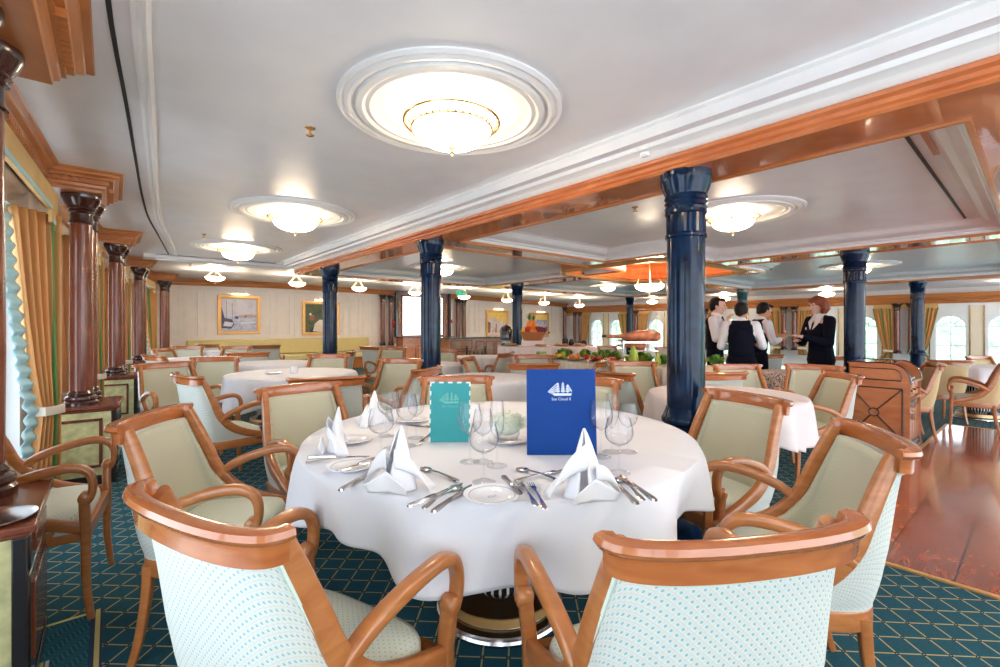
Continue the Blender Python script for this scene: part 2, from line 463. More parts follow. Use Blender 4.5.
def smoothpath(pts, n=6):
    """Catmull-Rom through the points"""
    P = [Vector(p) for p in pts]; out = []
    for i in range(len(P) - 1):
        p0 = P[max(0, i - 1)]; p1 = P[i]; p2 = P[i + 1]; p3 = P[min(len(P) - 1, i + 2)]
        for k in range(n):
            t = k / n
            out.append(0.5 * ((2 * p1) + (p2 - p0) * t + (2 * p0 - 5 * p1 + 4 * p2 - p3) * t * t + (3 * p1 - p0 - 3 * p2 + p3) * t ** 3))
    out.append(P[-1])
    return out

def tag(o, label=None, cat=None, group=None, kind=None):
    if label: o['label'] = label
    if cat: o['category'] = cat
    if group: o['group'] = group
    if kind: o['kind'] = kind
    return o
def empty(name, loc=(0, 0, 0), rz=0, label=None, cat=None, group=None):
    o = bpy.data.objects.new(name, None); COL.objects.link(o)
    o.location = loc; o.rotation_euler = (0, 0, rz); o.empty_display_size = 0.1
    return tag(o, label, cat, group)
KIDS = {}
def dup(root, loc, rz, label, group=None):
    """copy a thing with its parts and their sub-parts"""
    def rec(o, parent):
        c = o.copy(); COL.objects.link(c)
        if parent is not None: c.parent = parent
        for ch in list(o.children): rec(ch, c)
        return c
    r = rec(root, None)
    r.location = loc; r.rotation_euler = (0, 0, rz)
    r['label'] = label
    if group: r['group'] = group
    return r
def struct(o):
    o['kind'] = 'structure'; return o

CY, SY = math.cos(YAW), math.sin(YAW)
def W(X, Z):
    """metres right of / ahead of the photographer -> room x, y"""
    return (CY * X + SY * Z, -SY * X + CY * Z)
def WP(px, Z): return W((px - 500) / FPX * Z, Z)
def head(hx, hz):
    """z-rotation that turns a thing's +Y to a heading given as right / ahead"""
    x, y = W(hx, hz)
    return math.atan2(-x, y)

# ================================================================== THE ROOM
SOF = 2.09          # polished wood soffit of the ceiling grid
CEI = 2.33          # port aisle ceiling
Y1 = 13.35          # forward bulkhead
Y0 = -3.2           # the room is only built this far behind the photographer
PK = [2.30 + 2.58 * k for k in range(5)]               # pillar pairs, port and starboard
def lin(t, pts):
    if t <= pts[0][0]: return pts[0][1]
    for (a, b), (c, d) in zip(pts, pts[1:]):
        if t <= c: return b + (d - b) * (t - a) / (c - a)
    return pts[-1][1]
def portx(y):       # pillar line of the curved port side
    return lin(y, [(-3.2, -0.42), (-0.3, -0.36), (2.3, -0.29), (4.88, -0.155), (7.46, 0.07), (10.04, 0.40), (12.62, 0.93), (13.35, 1.12)])
def pwall(y): return portx(y) - 0.30
def stbx(y): return 15.87 - 0.06 * y

def FZ(x): return -0.0155 * max(0.0, x - 2.0)      # the deck falls a little towards the starboard side
# floor
m = MB(); m.bb(-1.6, 2.0, Y0, Y1 + 0.3, -0.08, 0.0)
m.add([(2, Y0, 0), (16.6, Y0, FZ(16.6)), (16.6, Y1 + .3, FZ(16.6)), (2, Y1 + .3, 0), (2, Y0, -.08), (16.6, Y0, FZ(16.6) - .08), (16.6, Y1 + .3, FZ(16.6) - .08), (2, Y1 + .3, -.08)],
      [(0, 1, 2, 3), (4, 7, 6, 5), (0, 4, 5, 1), (1, 5, 6, 2), (2, 6, 7, 3)])
struct(m.build('floor', CARPET, smooth=0))
# dance floor with brass edge
def tilt(mb):
    mb.v = [(x, y, z + FZ(x)) for x, y, z in mb.v]; return mb
m = MB(); m.bb(3.04, 8.4, Y0, 0.80, 0.0, 0.006); tilt(m)
df = struct(m.build('floor_dance_parquet', PARQUET, smooth=0))
m = MB()
m.bb(3.01, 3.04, Y0, 0.83, 0, 0.009); m.bb(8.4, 8.43, Y0, 0.83, 0, 0.009); m.bb(3.01, 8.43, 0.80, 0.83, 0, 0.009); tilt(m)
struct(m.build('trim_1', GOLD, smooth=0))
# carpet border along the port cabinets
m = MB(); m.bb(-0.62, -0.06, Y0, 2.56, 0.0, 0.003)
struct(m.build('floor_carpet_border', CARPETB, smooth=0))
m = MB()
m.bb(-0.06, -0.045, Y0, 2.58, 0, 0.004, 0); m.bb(-0.045, -0.03, Y0, 2.58, 0, 0.004, 1); m.bb(-0.03, -0.022, Y0, 2.58, 0, 0.004, 0)
m.bb(-0.62, -0.06, 2.56, 2.575, 0, 0.004, 1)
m.bb(-0.19, -0.18, Y0, 2.3, 0, 0.004, 1); m.bb(-0.175, -0.165, Y0, 2.3, 0, 0.004, 2)
struct(m.build('trim_2', [plain('carpet_navy', (0.01, 0.04, 0.09), 0.9), plain('carpet_gold', (0.55, 0.46, 0.16), 0.9), plain('carpet_pale', (0.5, 0.55, 0.55), 0.9)], smooth=0))

# ---- ceilings
def fz(x): return lin(x, [(-0.6, 2.33), (3, 2.36), (10, 2.30), (16.5, 2.14)])
m = MB()
m.add([(-1.2, Y0, CEI), (2.62, Y0, CEI), (2.62, 9.05, CEI), (-1.2, 9.05, CEI), (-1.2, Y0, CEI + .1), (2.62, Y0, CEI + .1), (2.62, 9.05, CEI + .1), (-1.2, 9.05, CEI + .1)],
      [(0, 1, 2, 3), (4, 7, 6, 5), (0, 4, 5, 1), (1, 5, 6, 2), (2, 6, 7, 3), (3, 7, 4, 0)])
struct(m.build('ceiling', WHITE, smooth=0))
m = MB()
xs = [-1.2, 3, 6.5, 10, 13, 16.6]
m.grid(lambda u, v: (-1.2 + 17.8 * u, 8.35 + 5.3 * v, fz(-1.2 + 17.8 * u)), 16, 2)
struct(m.build('ceiling_forward', WHITE))
m = MB(); m.grid(lambda u, v: (12.2 + 4.4 * u, Y0 + (8.4 - Y0) * v, 2.155 - 0.02 * u), 3, 3)
struct(m.build('ceiling_starboard', WHITE))
# mouldings of the port ceiling panel
m = MB()
step = [(0, 0.02), (0, -0.012), (-0.02, -0.022), (-0.04, -0.012), (-0.06, -0.028), (-0.09, -0.03), (-0.11, -0.05), (-0.14, -0.06), (-0.15, -0.075), (-0.17, -0.08), (-0.17, 0.02)]
m.mould([(2.28, Y0, CEI), (2.28, 8.95, CEI), (0.55, 8.95, CEI)], step)
struct(m.build('trim_3', MOULDW))
m = MB(); m.bb(2.30, 2.63, Y0, 8.5, 2.252, 2.36); m.bb(0.4, 2.6, 8.95, 9.3, 2.27, 2.345)
struct(m.build('ceiling_border', WHITE, smooth=0))
# white crown then wood moulding along the column row, turning across the room at its forward end
GX0, GX1, GY1 = 2.46, 12.45, 8.40
crown = [(0.0, 0.17), (0.0, 0.09), (0.02, 0.09), (0.03, 0.10), (0.05, 0.115), (0.06, 0.13), (0.085, 0.14), (0.10, 0.165), (0.10, 0.2), (0.0, 0.2)]
woodm = [(-0.03, -0.004), (0.0, -0.004), (0.012, 0.008), (0.008, 0.02), (0.02, 0.03), (0.018, 0.05), (0.035, 0.062), (0.035, 0.082), (0.0, 0.09), (-0.03, 0.09)]
gpath = [(GX0, Y0, SOF), (GX0, GY1, SOF), (GX1, GY1, SOF), (GX1, Y0, SOF)]
m = MB(); m.mould(gpath, woodm); struct(m.build('trim_4', CHERRY))
m = MB(); m.mould(gpath, crown); struct(m.build('trim_5', MOULDW))

# soffit grid with its coffers (rectilinear cells)
coffers = [
    [(2.80, 0.20), (6.50, 0.20), (6.50, 3.00), (5.27, 3.00), (5.27, 3.95), (2.80, 3.95)],
    [(2.80, 4.38), (6.40, 4.38), (6.40, 8.05), (2.80, 8.05)],
    [(6.98, 0.20), (11.90, 0.20), (11.90, 4.60), (8.30, 4.60), (8.30, 3.00), (6.98, 3.00)],
    [(6.98, 5.55), (8.3, 5.55), (8.3, 5.0), (11.90, 5.0), (11.90, 8.05), (6.98, 8.05)],
    [(2.80, -3.1), (11.9, -3.1), (11.9, -0.22), (2.80, -0.22)],
]
WELL = [(5.85, 3.12), (7.8, 3.12), (8.1, 3.42), (8.1, 4.95), (7.8, 5.25), (5.85, 5.25), (5.55, 4.95), (5.55, 3.42)]
wellbox = (5.55, 8.1, 3.12, 5.25)
def inpoly(x, y, P):
    c = False
    for (x1, y1), (x2, y2) in zip(P, P[1:] + P[:1]):
        if (y1 > y) != (y2 > y) and x < (x2 - x1) * (y - y1) / (y2 - y1) + x1: c = not c
    return c
X = sorted({GX0, GX1, 5.55, 8.1, 2.8} | {p[0] for c in coffers for p in c})
Y = sorted({Y0, GY1, 3.12, 5.25} | {p[1] for c in coffers for p in c})
m = MB()
for a, b in zip(X, X[1:]):
    for c, d in zip(Y, Y[1:]):
        mx, my = (a + b) / 2, (c + d) / 2
        if any(inpoly(mx, my, C) for C in coffers): continue
        if wellbox[0] < mx < wellbox[1] and wellbox[2] < my < wellbox[3]: continue
        m.add([(a, c, SOF), (b, c, SOF), (b, d, SOF), (a, d, SOF)], [(0, 1, 2, 3)])
for cx, cy, sx, sy in ((5.55, 3.12, 1, 1), (8.1, 3.12, -1, 1), (8.1, 5.25, -1, -1), (5.55, 5.25, 1, -1)):
    m.add([(cx, cy, SOF), (cx + .3 * sx, cy, SOF), (cx, cy + .3 * sy, SOF)], [(0, 1, 2)])
struct(m.build('ceiling_soffit', CHERRY, smooth=0))
cw = [(0.0, 0.0), (-0.012, 0.004), (-0.02, 0.02), (-0.02, 0.03), (-0.05, 0.035), (-0.06, 0.05), (-0.10, 0.065), (-0.13, 0.10), (-0.16, 0.115), (-0.17, 0.13), (-0.20, 0.14), (-0.20, 0.16), (0, 0.16)]
# the coffers' inner side is on the right of a clockwise path -> reverse for outward = inside
for ci, C in enumerate(coffers):
    area = sum(x1 * y2 - x2 * y1 for (x1, y1), (x2, y2) in zip(C, C[1:] + C[:1]))
    P = C if area > 0 else C[::-1]
    m = MB(); m.mould([(x, y, SOF + 0.012) for x, y in P], [(-o, z) for o, z in cw], closed=True)
    struct(m.build('ceiling_crown_%d' % (ci + 1), MOULDW))
    m = MB(); m.mould([(x, y, SOF) for x, y in P], [(-0.004, -0.012), (0.02, -0.012), (0.02, 0.013), (-0.004, 0.013)], closed=True)
    struct(m.build('trim_%d' % (20 + ci), CORNICE))
m = MB(); 
for C in coffers:
    xa = min(p[0] for p in C) ; xb = max(p[0] for p in C); ya = min(p[1] for p in C); yb = max(p[1] for p in C)
for a, b in zip(X, X[1:]):
    for c, d in zip(Y, Y[1:]):
        mx, my = (a + b) / 2, (c + d) / 2
        if any(inpoly(mx, my, C) for C in coffers):
            m.add([(a, c, SOF + .155), (b, c, SOF + .155), (b, d, SOF + .155), (a, d, SOF + .155)], [(0, 1, 2, 3)])
struct(m.build('ceiling_coffer_panels', WHITE, smooth=0))
# louvre strip and dark slot in the near coffer
m = MB(); m.bb(3.0, 6.3, 0.475, 0.492, SOF + .148, SOF + .156); struct(m.build('trim_6', BLACK, smooth=0))
m = MB(); m.bb(3.25, 3.8, 0.40, 0.425, SOF + .140, SOF + .156); struct(m.build('trim_7', CORNICE, smooth=0))
# the central wooden well
m = MB()
n = len(WELL)
prof = [(0, 0.0), (0.0, 0.02), (-0.03, 0.03), (-0.03, 0.25), (-0.06, 0.27), (-0.12, 0.29), (-0.16, 0.36), (-0.2, 0.38), (0.05, 0.38), (0.05, 0.0)]
m.mould([(x, y, SOF) for x, y in WELL], [(-o, z) for o, z in prof], closed=True)
m.poly(WELL, 0.02, SOF + 0.375)
struct(m.build('ceiling_well', CHERRY))
m = MB(); m.mould([(x, y, SOF - 0.03) for x, y in WELL], [(-0.03, 0), (0.03, 0), (0.05, 0.03), (-0.05, 0.03)], closed=True)
struct(m.build('trim_8', GOLD))
# dark curtain-track groove that follows the curved side
m = MB()
gp = [(lin(y, [(-3, -.05), (0, -.04), (2.0, -0.01), (4.9, 0.2), (5.9, 0.29), (9.0, 0.72)]), y, CEI - 0.004) for y in [-3, 0, 1, 2, 3, 4, 5, 6, 7, 8, 8.9]]
m.mould(smoothpath(gp, 4), [(-0.008, 0), (0.008, 0), (0.008, 0.006), (-0.008, 0.006)])
struct(m.build('trim_9', BLACK))
m = MB(); m.mould([(p[0] + 0.09, p[1], CEI) for p in smoothpath(gp, 4)], [(0.03, 0.01), (0.03, -0.012), (0.015, -0.02), (0, -0.014), (-0.015, -0.024), (-0.03, -0.016), (-0.03, 0.01)])
struct(m.build('trim_10', MOULDW))

# ---- port side wall: bays of window between piers, built on chords of the curve
def chord(y0, y1, fx, z0, z1, th, out, mb, mi=0):
    a = Vector((fx(y0), y0)); b = Vector((fx(y1), y1)); d = b - a
    L = d.length; ang = math.atan2(d.y, d.x); c = (a + b) / 2
    nrm = Vector((-d.y, d.x)).normalized() * (th / 2 * out)
    mb.box((c.x + nrm.x, c.y + nrm.y, (z0 + z1) / 2), (L + 0.01, th, z1 - z0), mi, rz=ang)
m = MB(); yy = [Y0] + [-0.28] + PK + [Y1]
bays = [(-0.28 + 0.33, PK[0] - 0.33)] + [(PK[k] + 0.33, PK[k + 1] - 0.33) for k in range(4)]
bays = [(-2.86 + .33, -0.28 - .33)] + bays
edge = Y0
for (a, b) in bays:
    chord(edge, a, pwall, 0, CEI, 0.2, 1, m)
    chord(a, b, pwall, 0, 0.32, 0.2, 1, m); chord(a, b, pwall, 1.98, CEI, 0.2, 1, m)
    edge = b
chord(edge, Y1, pwall, 0, CEI, 0.2, 1, m)
struct(m.build('wall_port', MOULDW, smooth=0))
for k, (a, b) in enumerate(bays):
    # frame, mid post and pane
    m = MB()
    f2 = lambda y: pwall(y) - 0.10
    for (ya, yb, z0, z1) in ((a, b, 0.32, 0.38), (a, b, 1.92, 1.98), (a, a + .07, .32, 1.98), (b - .07, b, .32, 1.98), ((a + b) / 2 - .03, (a + b) / 2 + .03, .38, 1.92), (a, b, 1.50, 1.54)):
        chord(ya, yb, f2, z0, z1, 0.06, 1, m)
    w = struct(m.build('window_%d' % (k + 1), WHITE, smooth=0))
    m = MB(); chord(a + .05, b - .05, lambda y: pwall(y) - 0.13, .36, 1.94, 0.006, 1, m)
    p = m.build('window_pane', PANE, w, smooth=0)
    # sill shelf
    m = MB(); chord(a - .03, b + .03, lambda y: pwall(y) + 0.06, 0.30, 0.335, 0.16, 1, m); m.build('window_sill', MOULDW, w, smooth=0)

# cornice of the port side, breaking forward over every pillar pair
corn = [(0.0, -0.02), (0.06, -0.02), (0.065, 0.0), (0.08, 0.01), (0.085, 0.03), (0.10, 0.035), (0.10, 0.062), (0.125, 0.065), (0.13, 0.078), (0.155, 0.09), (0.16, 0.105), (0.185, 0.112), (0.19, 0.12), (0.0, 0.12)]
path = []
def cx(y): return pwall(y) + 0.02
for k, pk in enumerate([-2.86, -0.28] + PK):
    x = portx(pk) + 0.05
    path += [(cx(pk - .27), pk - .27), (x, pk - .27), (x, pk + .27), (cx(pk + .27), pk + .27)]
path = path + [(pwall(Y1) + .02, Y1 - 0.02)]
# inside the room is on the right when walking forward -> walk backwards so that left is inside
m = MB(); P = [(x, y, 2.21) for x, y in path][::-1]
P = P[:-1] + [(P[-1][0], Y0, 2.21)]
m.mould(P, corn)
# dentils
def dentils(mb, a, b, off, z, w=0.026, gap=0.048, d=0.034, h=0.030):
    a = Vector(a[:2]); b = Vector(b[:2]); L = (b - a).length; dr = (b - a).normalized(); nn = Vector((-dr.y, dr.x))
    k = int((L - 0.06) / gap)
    for i in range(k):
        c = a + dr * (0.04 + i * gap) + nn * (off)
        mb.box((c.x, c.y, z), (w, d, h), 0, rz=math.atan2(dr.y, dr.x))
for i in range(len(P) - 1):
    a, b = P[i], P[i + 1]
    if (Vector(a[:2]) - Vector(b[:2])).length > 0.2 and max(a[1], b[1]) > 0:
        dentils(m, a, b, 0.112, 2.21 + 0.045)
# top filler over the resaults
for pk in [-2.86, -0.28] + PK:
    m.box(((pwall(pk) + portx(pk) + .05) / 2, pk, 2.255), (portx(pk) - pwall(pk) + .05, .54, .13))
co = struct(m.build('trim_11', CORNICE, smooth=30))

# ---- forward bulkhead with panel mouldings
FX0 = 0.82
m = MB(); m.bb(FX0 - .6, 15.3, Y1, Y1 + 0.15, 0, 2.45)
struct(m.build('wall_forward', CREAM, smooth=0))
m = MB()
def frame(mb, x0, x1, z0, z1, y, w=0.03, d=0.02):
    for (a, b, c, e) in ((x0, x1, z0, z0 + w), (x0, x1, z1 - w, z1), (x0, x0 + w, z0 + w, z1 - w), (x1 - w, x1, z0 + w, z1 - w)):
        mb.bb(a, b, y - d, y, c, e)
for (a, b) in ((0.95, 1.28), (1.36, 1.66), (1.78, 3.3), (3.4, 3.78), (3.88, 5.3), (5.42, 5.75), (5.85, 6.2), (9.85, 10.15), (10.3, 12.0), (12.15, 12.5), (12.6, 14.2), (14.3, 14.7)):
    frame(m, a, b, 0.92, 2.08, Y1, 0.03, 0.022); frame(m, a + .05, b - .05, 0.97, 2.03, Y1, 0.012, 0.012)
    frame(m, a, b, 0.18, 0.80, Y1, 0.03, 0.022)
struct(m.build('trim_12', CREAMM, smooth=0))
# cornice over it, following the camber of the deck head
def cz(x): return lin(x, [(0.3, 2.185), (3.5, 2.235), (10.4, 2.16), (15.1, 2.03)])
cf = [(-0.02, -0.02), (0.03, -0.02), (0.04, 0.01), (0.06, 0.02), (0.06, 0.05), (0.09, 0.06), (0.10, 0.09), (0.13, 0.10), (0.135, 0.125), (-0.02, 0.125)]
for i, (a, b) in enumerate(((0.8, 6.9), (9.0, 15.2))):
    m = MB(); m.mould([(a + (b - a) * t / 8, Y1, cz(a + (b - a) * t / 8)) for t in range(9)][::-1], cf)
    struct(m.build('trim_%d' % (13 + i), CORNICE))
m = MB(); m.mould([(0.8, Y1, 0.1), (15.2, Y1, 0.1)][::-1], [(0, -.1), (0.02, -.1), (0.02, 0), (0, 0.02)]); struct(m.build('baseboard_forward', MOULDW))

# ---- starboard side
SANG = math.atan2(1, -0.06) - PI / 2      # small turn of the side
def sbay(y0, y1, k):
    """one bay between pillar pairs: two arched windows in white panels, a cream strip between, its warm-lit look put into the colour"""
    ym = (y0 + y1) / 2; x = stbx(ym)
    WALLM = MB()
    def S(y, z, d=0.0): return (stbx(y) - d, y, z)
    def quad(ya, yb, za, zb, mi=0, d=0.0):
        WALLM.add([S(ya, za, d), S(yb, za, d), S(yb, zb, d), S(ya, zb, d)], [(0, 1, 2, 3)], mi)
    zs, zt = 0.30, 1.70
    centers = (ym - 0.45, ym + 0.45); r = 0.27
    spr = 1.195
    edges = [y0, centers[0] - .38, centers[0] + .33, centers[1] - .33, centers[1] + .38, y1]
    quad(y0, y1, 0, zs); quad(y0, y1, zt, 2.2)
    quad(edges[0], edges[1], zs, zt); quad(edges[4], edges[5], zs, zt)
    quad(edges[2], edges[3], zs, zt, 1)
    for ci, c in enumerate(centers):
        ya, yb = (edges[1], edges[2]) if ci == 0 else (edges[3], edges[4])
        N = 20; arc = [(c - r, zs)] + [(c - r * math.cos(PI * i / N), spr + r * math.sin(PI * i / N)) for i in range(N + 1)] + [(c + r, zs)]
        outer = []
        for (py, pz) in arc:
            if pz <= spr: outer.append((ya if py < c else yb, pz))
            else:
                dy, dz = py - c, pz - spr
                t = min(((yb - c) if dy > 0 else (c - ya)) / max(abs(dy), 1e-6), (zt - spr) / dz)
                outer.append((c + dy * t, spr + dz * t))
        # corners
        for (p, q), (p2, q2) in zip(zip(arc, outer), zip(arc[1:], outer[1:])):
            vs = [S(*p), S(*q), S(*q2), S(*p2)]
            WALLM.add(vs, [(0, 1, 2, 3)], 0)
            if (q[1] < zt - 1e-4) != (q2[1] < zt - 1e-4) and q[1] > spr - 1e-6:
                cy = q[0] if q[1] < zt - 1e-4 else q2[0]
                WALLM.add([S(*q), S(cy, zt), S(*q2)], [(0, 1, 2)], 0)
            WALLM.add([S(*p), S(*p2), S(p2[0], p2[1], -0.14), S(p[0], p[1], -0.14)], [(0, 1, 2, 3)], 0)
    w = struct(WALLM.build('wall_starboard_%d' % k, [MOULDW, plain('warm_cream_panel_%d' % k, (0.86, 0.74, 0.56), 0.4)], smooth=0))
    for ci, c in enumerate(centers):
        F = MB()
        xx = lambda y: stbx(y) + 0.06
        def bar(ya, za, yb, zb, t=0.012):
            F.tube([(xx(ya), ya, za), (xx(yb), yb, zb)], t, 6)
        bar(c, zs, c, spr + r); bar(c - r, spr, c + r, spr, .012); bar(c - r, 0.72, c + r, 0.72); 
        for a in (45, 135):
            bar(c + 0.08 * math.cos(math.radians(a)), spr + 0.08 * math.sin(math.radians(a)), c + r * math.cos(math.radians(a)), spr + r * math.sin(math.radians(a)))
        F.tube([(xx(c), c + 0.09 * math.cos(PI * i / 8), spr + 0.09 * math.sin(PI * i / 8)) for i in range(9)], 0.011, 6, up=(1, 0, 0))
        F.tube([(xx(c - r), c - r, zs)] + [(xx(c), c - r * math.cos(PI * i / 16), spr + r * math.sin(PI * i / 16)) for i in range(17)] + [(xx(c + r), c + r, zs)], 0.02, 6, up=(1, 0, 0))
        wi = struct(F.build('window_%d' % (10 + 2 * k + ci), WHITE))
        G = MB(); G.add([(xx(c) + .01, c - r, zs), (xx(c) + .01, c + r, zs), (xx(c) + .01, c + r, spr + r), (xx(c) + .01, c - r, spr + r),
                         (xx(c) + .016, c - r, zs), (xx(c) + .016, c + r, zs), (xx(c) + .016, c + r, spr + r), (xx(c) + .016, c - r, spr + r)],
                        [(0, 1, 2, 3), (4, 7, 6, 5), (0, 4, 5, 1), (1, 5, 6, 2), (2, 6, 7, 3), (3, 7, 4, 0)])
        G.build('window_pane', PANE, wi, smooth=0)
        # raised edge of the panel
        T = MB(); 
        ya, yb = (edges[1], edges[2]) if ci == 0 else (edges[3], edges[4])
        for q in (ya, yb): T.bb(stbx(q) - .02, stbx(q) + .005, q - .012, q + .012, zs, zt)
        T.build('window_frame', BRASS, wi, smooth=0)
bounds = [-2.86, -0.28] + PK
for k in range(6): sbay(bounds[k], bounds[k + 1], k)
m = MB(); m.add([(stbx(PK[4]), PK[4], 0), (stbx(Y1), Y1, 0), (stbx(Y1), Y1, 2.2), (stbx(PK[4]), PK[4], 2.2)], [(0, 1, 2, 3)])
struct(m.build('wall_starboard_end', MOULDW, smooth=0))
m = MB()
sp = [(stbx(y), y, 1.76) for y in (Y0, Y1)]
m.mould(sp, [(0.0, 0.0), (0.05, 0.0), (0.06, 0.03), (0.08, 0.04), (0.08, 0.09), (0.12, 0.10), (0.13, 0.14), (0.17, 0.16), (0.18, 0.21), (0.20, 0.22), (0.20, 0.25), (0, 0.25)])
dentils(m, sp[0], sp[1], 0.09, 1.76 + .115 - .05, 0.03, 0.075, 0.03, 0.035)
struct(m.build('trim_15', CORNICE))

# ================================================================== PILLARS
def navy_column(x, y, label, mat=NAVY):
    t = empty('navy_column', (x, y, 0), 0, label, 'column', 'dark columns under the ceiling grid')
    R = 0.105
    m = MB()
    m.lathe([(R, 0.72), (R, 1.68), (R, 1.74)], 40, rf=lambda a, z: 1 + 0.012 * math.cos(16 * a))
    m.build('shaft', mat, t)
    m = MB()
    m.lathe([(R * 1.1, -.25), (R * 1.1, 0.6), (R * 1.12, 0.64)], 32)
    m.lathe([(R * 1.13, 0.625), (R * 1.28, 0.64), (R * 1.30, 0.66), (R * 1.2, 0.68), (R * 1.12, 0.70), (R * 1.05, 0.725)], 32)
    m.lathe([(R * 1.25, -.25), (R * 1.25, 0.1 + FZ(x)), (R * 1.14, 0.13 + FZ(x))], 32)
    m.build('base', mat, t)
    m = MB()
    m.lathe([(R * 1.02, 1.71), (R * 1.10, 1.715), (R * 1.10, 1.73), (R * 1.04, 1.74), (R * 1.04, 1.845), (R * 1.10, 1.855), (R * 1.10, 1.87)], 48,
            rf=lambda a, z: 1 - (0.05 * (0.5 + 0.5 * math.cos(24 * a)) ** 0.5 if 1.735 < z < 1.85 else 0))
    m.lathe([(R * 1.08, 1.87), (R * 1.13, 1.885), (R * 1.06, 1.90), (R * 1.14, 1.915), (R * 1.07, 1.93), (R * 1.15, 1.945), (R * 1.08, 1.96), (R * 1.12, 1.975), (R * 1.22, 2.0), (R * 1.32, 2.04), (R * 1.36, 2.05), (R * 1.36, SOF)], 40,
            rf=lambda a, z: 1 + (0.02 * math.cos(20 * a) if z > 1.97 and z < 2.045 else 0.012 * math.cos(32 * a)))
    m.build('capital', mat, t)
    return t
BRONZE = plain('green_bronze_lacquer', (0.03, 0.12, 0.12), 0.2, coat=0.8, vary=0.4, vscale=9)
navy_column(2.58, 1.355, 'thick navy fluted column just behind the nearest round table')
navy_column(2.58, 4.17, 'navy fluted column rising behind the turquoise menu')
navy_column(2.58, 7.08, 'navy column standing in front of the framed cafe painting')
navy_column(6.78, 1.45, 'navy column directly behind the wooden waiter trolley')
navy_column(6.72, 7.35, 'navy column behind the fruit basket on the far buffet')
navy_column(12.27, 1.61, 'navy column between gold curtains to the right of the trolley')
navy_column(12.27, 4.94, 'green bronze column rising behind the heads of the waiters', BRONZE)
navy_column(12.27, 8.25, 'navy column behind the cured ham by the windows')

# mahogany pillar pairs on burl pedestals, port side
def tangent(y, f=portx): 
    d = Vector((f(y + .3) - f(y - .3), .6)); return math.atan2(-d.x, d.y)
PIL = {}
def pillar_geo():
    R = 0.067
    s_ = MB(); s_.lathe([(R, 0.70), (R * 1.04, 1.1), (R * .97, 1.98)], 28)
    b_ = MB(); b_.lathe([(R * 1.5, 0.60), (R * 1.5, 0.625), (R * 1.35, 0.635), (R * 1.45, 0.65), (R * 1.4, 0.665), (R * 1.15, 0.675), (R * 1.2, 0.69), (R, 0.71)], 28)
    c_ = MB(); c_.lathe([(R * .95, 1.97), (R * 1.15, 1.975), (R * 1.05, 1.99), (R * 1.0, 2.0), (R * 1.0, 2.05), (R * 1.2, 2.06), (R * 1.1, 2.075), (R * 1.3, 2.085), (R * 1.25, 2.10), (R * 1.5, 2.125), (R * 1.65, 2.15), (R * 1.75, 2.16), (R * 1.75, 2.19)], 28)
    return s_, b_, c_
CAPM = plain('dark_carved_wood', (0.05, 0.012, 0.008), 0.25, coat=0.8)
pil0 = None
def pillar(x, y, label, group='mahogany pillars along the window side'):
    global pil0
    if pil0 is None:
        s_, b_, c_ = pillar_geo()
        t = empty('mahogany_pillar', (x, y, 0), 0, label, 'pillar', group)
        s_.build('shaft', MAHOG, t); b_.build('base', CAPM, t); c_.build('capital', CAPM, t)
        pil0 = t
        return t
    return dup(pil0, (x, y, 0), 0, label, group)
ped0 = None
def pedestal(y, label):
    global ped0
    x = portx(y); rz = tangent(y)
    if ped0 is not None: return dup(ped0, (x, y, 0), rz, label)
    t = empty('pillar_pedestal', (x, y, 0), rz, label, 'pedestal cabinet', 'burl pedestals under the pillars')
    w, d, h = 0.20, 0.24, 0.60     # half sizes in x / y
    m = MB(); m.bb(-w - .02, w, -d, d, 0.06, h - 0.05); m.build('body', BURL, t, smooth=0, bevel=.003)
    m = MB()
    m.bb(-w - .05, w + 0.03, -d - 0.03, d + 0.03, h - 0.03, h); m.bb(-w - .035, w + 0.015, -d - 0.015, d + 0.015, h - 0.05, h - 0.03)
    m.build('top', MAHOG, t, bevel=0.006)
    m = MB(); m.bb(-w - .035, w + 0.012, -d - 0.012, d + 0.012, 0, 0.07)
    for sx in (w,):
        for sy in (-d, d): m.bb(sx - .02, sx + .012, sy - .012 if sy > 0 else sy - .012, sy + .012, 0.06, h - .05)
    m.build('plinth', EBONY, t, bevel=.003)
    m = MB()
    # panel frames on the aft face (towards the viewer) and the aisle face
    for (a, b, c, e) in ((-w + .07, w - .07, .13, .15), (-w + .07, w - .07, h - .12, h - .10), (-w + .07, -w + .09, .13, h - .10), (w - .09, w - .07, .13, h - .10)):
        m.bb(a, b, -d - .012, -d + .002, c, e)
    m.build('panel_frame', MAHOG, t, bevel=.003)
    dr = MB()
    dr.bb(w, w + .014, -d + .05, d - .05, .12, h - .17); dr.bb(w, w + .014, -d + .05, d - .05, h - .155, h - .075)
    do = dr.build('door', EBONY, t, bevel=.004)
    k = MB(); k.bb(w + .012, w + .02, -d + .10, d - .10, .18, h - .22); k.build('door_panel', BURL, do)
    ped0 = t
    return t
names = ['nearest the camera', 'beside the striped curtain', 'third along the window wall', 'fourth along the window wall', 'at the forward corner']
for k, pk in enumerate(PK):
    x = portx(pk); rz = tangent(pk); dx, dy = -math.sin(rz) * .15, math.cos(rz) * .15
    if k > 0:
        pillar(x - dx, pk - dy, 'mahogany pillar, front one of the pair ' + names[k])
        pillar(x + dx, pk + dy, 'mahogany pillar, rear one of the pair ' + names[k])
    if k > 0: pedestal(pk, 'cream burl pedestal with dark frames under the pillars ' + names[k])
